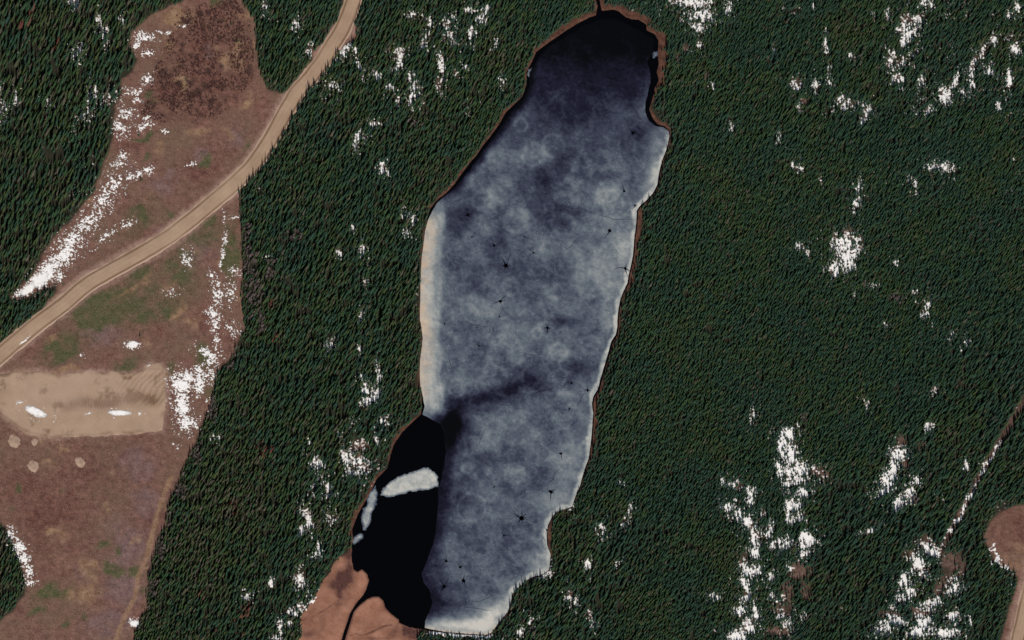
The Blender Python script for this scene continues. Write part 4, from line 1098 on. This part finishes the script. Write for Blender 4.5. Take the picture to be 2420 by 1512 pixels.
MARKS = [(285,42,'the small snow spots above the brush clearing'),(340,90,'the crescent of snow in the upper clearing'),(250,235,'the snow spots left of the brush clearing'),(300,280,'the ragged snow patch in the upper clearing'),(225,450,'the top of the long snow strip'),
 (140,600,'the middle of the long snow strip'),(50,690,'the tip of the long snow strip'),(60,30,'the upper left picture corner'),(20,240,'the left picture edge above the snow strip'),(545,60,'the top of the brush clearing'),(625,180,'the lower right corner of the brush clearing'),
 (702,62,'the snow spot between brush clearing and road'),(728,118,'the snow spot beside the upper road bend'),(830,20,'the road at the top picture edge'),(840,88,'the pinkish road widening'),(783,205,'the snow spot just right of the road'),(895,178,'the slanting snow streak right of the road'),
 (1055,60,'the snow cluster left of the lake head'),(1040,180,'the long snow gap left of the lake head'),(950,240,'the twin snow spots left of the upper lake'),(600,400,'the sharp forest corner by the road'),(570,500,'the thin snow line in the green clearing'),(572,640,'the snow speckles right of the green clearing'),
 (545,775,'the snow above the big white snowbank'),(500,900,'the big white snowbank'),(475,1010,'the lower end of the big white snowbank'),(430,1110,'the upper corner of the lower clearing'),(395,1200,'the pale track in the lower clearing'),(355,1340,'the bend of the pale track'),(320,1475,'the small snow patch at the lower clearing corner'),
 (545,1195,'the rust-red tree cluster'),(630,1075,'the dead brown trees left of the black water'),(710,1372,'the snow spots left of the tan marsh'),(660,1480,'the snow spots at the bottom left of the marsh'),(775,1155,'the snow streaks left of the ice strip'),(840,1090,'the snow cluster left of the black water'),
 (880,920,'the snow streaks left of the pale shore ice'),(965,505,'the snow streak at the top of the pale shore ice'),(860,590,'the snow spot left of the pale shore ice'),(852,745,'the snow speck halfway down the pale shore ice'),(1000,860,'the lower end of the pale shore ice'),(900,1110,'the curved white floe'),
 (15,1300,'the curved snow strip of the left grove'),(40,1400,'the lower end of the left grove'),(1250,160,'the floe on the northwestern shore'),(1110,380,'the narrow black lead of the northwestern shore'),(1400,15,'the inlet at the lake head'),(1560,80,'the reed bank of the lake head'),(1650,40,'the snowy gap right of the lake head'),
 (1580,300,'the white bay of the eastern shore'),(1510,500,'the notch of the eastern shore'),(1500,640,'the tan bank of the eastern shore'),(1450,800,'the middle of the eastern shore'),(1405,960,'the bulge of the eastern shore'),(1380,1120,'the lower eastern shore'),(1335,1200,'the tree-shadowed point of the eastern shore'),
 (1295,1270,'the brown bank below the tree-shadowed point'),(1290,1350,'the bright corner bay of the lake'),(1210,1410,'the lower right lake corner'),(1100,1505,'the snow bank at the foot of the lake'),(1255,1478,'the snow spot right of the lake foot'),(1487,1205,'the snow slit right of the lake'),(1350,1415,'the snow specks right of the lake foot'),
 (1785,1250,'the winding snow opening at lower right'),(1760,1450,'the lower end of the winding snow opening'),(1870,1090,'the largest snow opening at lower right'),(1890,1270,'the round snow patches beside the winding opening'),(1860,1450,'the brown openings at the bottom edge'),(2005,600,'the bright snow patch of the eastern forest'),
 (2030,460,'the two snow spots above the bright eastern patch'),(2130,120,'the tall snow gap of the upper right forest'),(2240,215,'the slanting snow gaps of the upper right'),(2330,115,'the long slanting snow streak at upper right'),(1900,200,'the speckled snow of the upper right forest'),(2020,260,'the bent snow gap at upper right'),(2400,60,'the upper right picture corner'),
 (2120,1090,'the snow gap above the lower right forest'),(2140,1180,'the curved snow gap at lower right'),(2300,1150,'the snowy cutline'),(2240,1280,'the lower end of the snowy cutline'),(2170,1340,'the snow patches below the cutline'),(2110,1470,'the snow bank at the bottom right'),(2245,1350,'the brown opening below the cutline'),(2240,1490,'the snow at the bottom edge below the cutline'),
 (2350,1310,'the snow drift of the far right clearing'),(2390,1430,'the road at the lower right corner'),(2360,1230,'the top of the far right clearing'),(2400,1000,'the dark upper end of the cutline'),(2200,730,'the snow specks at the right picture edge'),(1777,983,'the lone snow spot in the dense eastern forest')]
def place_of(x, y):
    """a place one can find: the nearest landmark and the side of it"""
    b = min(MARKS, key=lambda m: (m[0]-x)**2+(m[1]-y)**2)
    dx, dy = x-b[0], y-b[1]
    r = math.hypot(dx, dy)
    if r < 9: return 'in the middle of '+b[2]
    side = ['right of', 'below right of', 'below', 'below left of', 'left of', 'above left of', 'above', 'above right of'][int(round(math.atan2(dy, dx)/(math.pi/4))) % 8]
    return ('close ' if r < 24 else 'just ' if r < 44 else '' if r < 70 else 'well ')+side+' '+b[2]

RANK = ['tallest']+[w_+' tallest' for w_ in 'second third fourth fifth sixth seventh eighth ninth tenth eleventh twelfth thirteenth fourteenth fifteenth sixteenth seventeenth eighteenth nineteenth twentieth twenty-first twenty-second twenty-third twenty-fourth twenty-fifth'.split()]
def fit(lab):
    """no label over 16 words"""
    for drop in ('the', 'the', 'the', 'of', 'the'):
        ws = lab.split()
        if len(ws) <= 16: break
        if drop in ws: ws.remove(drop)
        lab = ' '.join(ws)
    return lab

def rank_labels(obs):
    """where several trees read alike, say which of them is the taller"""
    by = {}
    for o_ in obs: by.setdefault(o_['label'].split(' ', 1)[1], []).append(o_)
    for lab, g in by.items():
        g.sort(key=lambda q: -q.scale[2])
        for k, o_ in enumerate(g):
            o_['label'] = fit((RANK[k]+' '+lab) if 1 < len(g) <= len(RANK) else o_['label'])

def size_word(h):
    return 'towering' if h > 20.5 else 'tall' if h > 16 else 'middling' if h > 12 else 'short'
def tint_word(t):
    return 'blue-green' if t < .22 else 'dark green' if t < .5 else 'olive' if t < .78 else 'grey-green'

taken = np.zeros(N, bool)
made = []
for i in pick(is_dead, 300):
    taken[i] = True
    tn = rng.random()
    made.append(add_tree(i, 'dead_conifer', dead_me[int(var[i]) % 3], trunk_me, '%s %s dead conifer %s' % (size_word(th[i]), 'rust-red' if tn < .5 else 'brown', place_of(mx[i], my[i])), 'dead tree', 'dead red conifers', tn))
for i in pick(is_bare, 300):
    taken[i] = True
    e = add_tree(i, 'bare_tree', bare_me[int(var[i]) % 3], bare_trunk_me, '%s leafless grey tree %s' % (size_word(th[i]), place_of(mx[i], my[i])), 'bare tree', 'leafless grey trees', 0)
    e.scale = (float(cr[i])*1.25, float(cr[i])*1.25, float(th[i])*.85)
    made.append(e)
rest_bare = is_bare & ~taken
# the conifers that stand out most: at the edges of the clearings, roads and lake, and in the snow
edge = np.minimum(np.minimum(clear_f(mx, my), clear2_f(mx, my)), np.minimum(lake(mx, my), 60))
stand = (edge < 9) | (openw > .45)
score = th*(1+.5*(openw > .45))*np.where(stand, 1, .2)
green = ~is_dead & ~is_bare
ids = np.nonzero(green & inframe)[0]
ids = ids[np.argsort(-score[ids])][:300]
for i in ids:
    taken[i] = True
    made.append(add_tree(i, 'conifer_tree', crown_me[int(var[i])], trunk_me, '%s %s conifer %s' % (size_word(th[i]), tint_word(tint[i]), place_of(mx[i], my[i])), 'conifer', 'conifers standing out at the forest edges', tint[i]))
rank_labels(made)
r = green & ~taken
o = scatter('forest', full_me, np.stack([tx[r], ty[r], gzt[r]], -1), rot[r], np.stack([cr[r], cr[r], th[r]], -1), var[r], tint[r])
tag(o, 'dense dark green conifer forest surrounding the frozen lake', 'forest', kind='stuff')
if rest_bare.any():
    r = rest_bare
    full_bare = [tri_mesh('bare', [(bare_geo(s), MAT['grey']), (trunk_geo(.95, .09, .015), MAT['grey'])]) for s in (1, 2, 3)]
    o = scatter('bare_woods', full_bare, np.stack([tx[r], ty[r], gzt[r]], -1), rot[r], np.stack([cr[r]*1.25, cr[r]*1.25, th[r]*.85], -1), var[r] % 3, tint[r])
    tag(o, 'leafless grey trees mixed into the forest edge', 'bare woods', kind='stuff')
rd = is_dead & ~taken
print('TREES', N, 'dead', int(is_dead.sum()), 'bare', int(is_bare.sum()), 'unplaced dead', int(rd.sum()))

# ------------------------------------------------------------------ brush and seedlings in the clearings
nb = 90000
bx = rng.uniform(GX0, to_ground(700, 700)[0], nb); by = rng.uniform(GY0, GY1, nb)
bmx, bmy = to_map(bx, by)
c_ = clear_f(bmx, bmy); inb = brush_f(bmx, bmy)
clump = fbm(bx, by, 14, 401, 3)
pr = np.where(inb < 0, np.clip(.62+1.8*clump, 0, 1), np.clip(.05+.25*clump, 0, .3))
kb = (c_ < -2) & (rng.random(nb) < pr) & (road_f(bmx, bmy) > 24) & (pad_f(bmx, bmy) > 3)
bx, by, bmx, bmy, inb = bx[kb], by[kb], bmx[kb], bmy[kb], inb[kb]
nb = len(bx)
bh = np.where(inb < 0, rng.uniform(.3, 1.0, nb)**1.5*3.0, rng.uniform(.25, .8, nb))
bw = np.where(inb < 0, rng.uniform(.5, 1.4, nb), rng.uniform(.3, .8, nb))
o = scatter('brush', brush_me, np.stack([bx, by, ground_z(bx, by, bmx, bmy)], -1), np.stack([np.zeros(nb), np.zeros(nb), rng.uniform(0, 6.28, nb)], -1), np.stack([bw, bw, bh], -1), rng.integers(0, 3, nb), np.zeros(nb))
tag(o, 'red-brown leafless brush scattered over the logged clearing', 'brush', kind='stuff')

# lone conifers in the clearings
for (mx_, my_, h, lab) in [(333,428,7,'short green conifer alone beside a snow patch in the clearing'), (327,322,6,'short green conifer at the lower tip of the ragged snow patch'), (545,60,9,'small green conifer among the red-brown brush'), (560,100,8,'thin conifer inside the brush near its right border'),
                           (330,796,7,'small dark conifer just above the squarish snow patch')]:
    x0, y0 = [float(v) for v in to_ground(mx_, my_)]
    e = bpy.data.objects.new('conifer_tree', None); col.objects.link(e)
    e.location = (x0, y0, float(ground_z(np.array([x0]), np.array([y0]), np.array([mx_]), np.array([my_]))[0])-.1)
    e.scale = (1.3, 1.3, h)
    tag(e, lab, 'conifer', 'lone conifers in the clearing')
    link('trunk', trunk_me, e)
    c = link('crown', crown_me[int(h) % 5], e); c['tint'] = .45
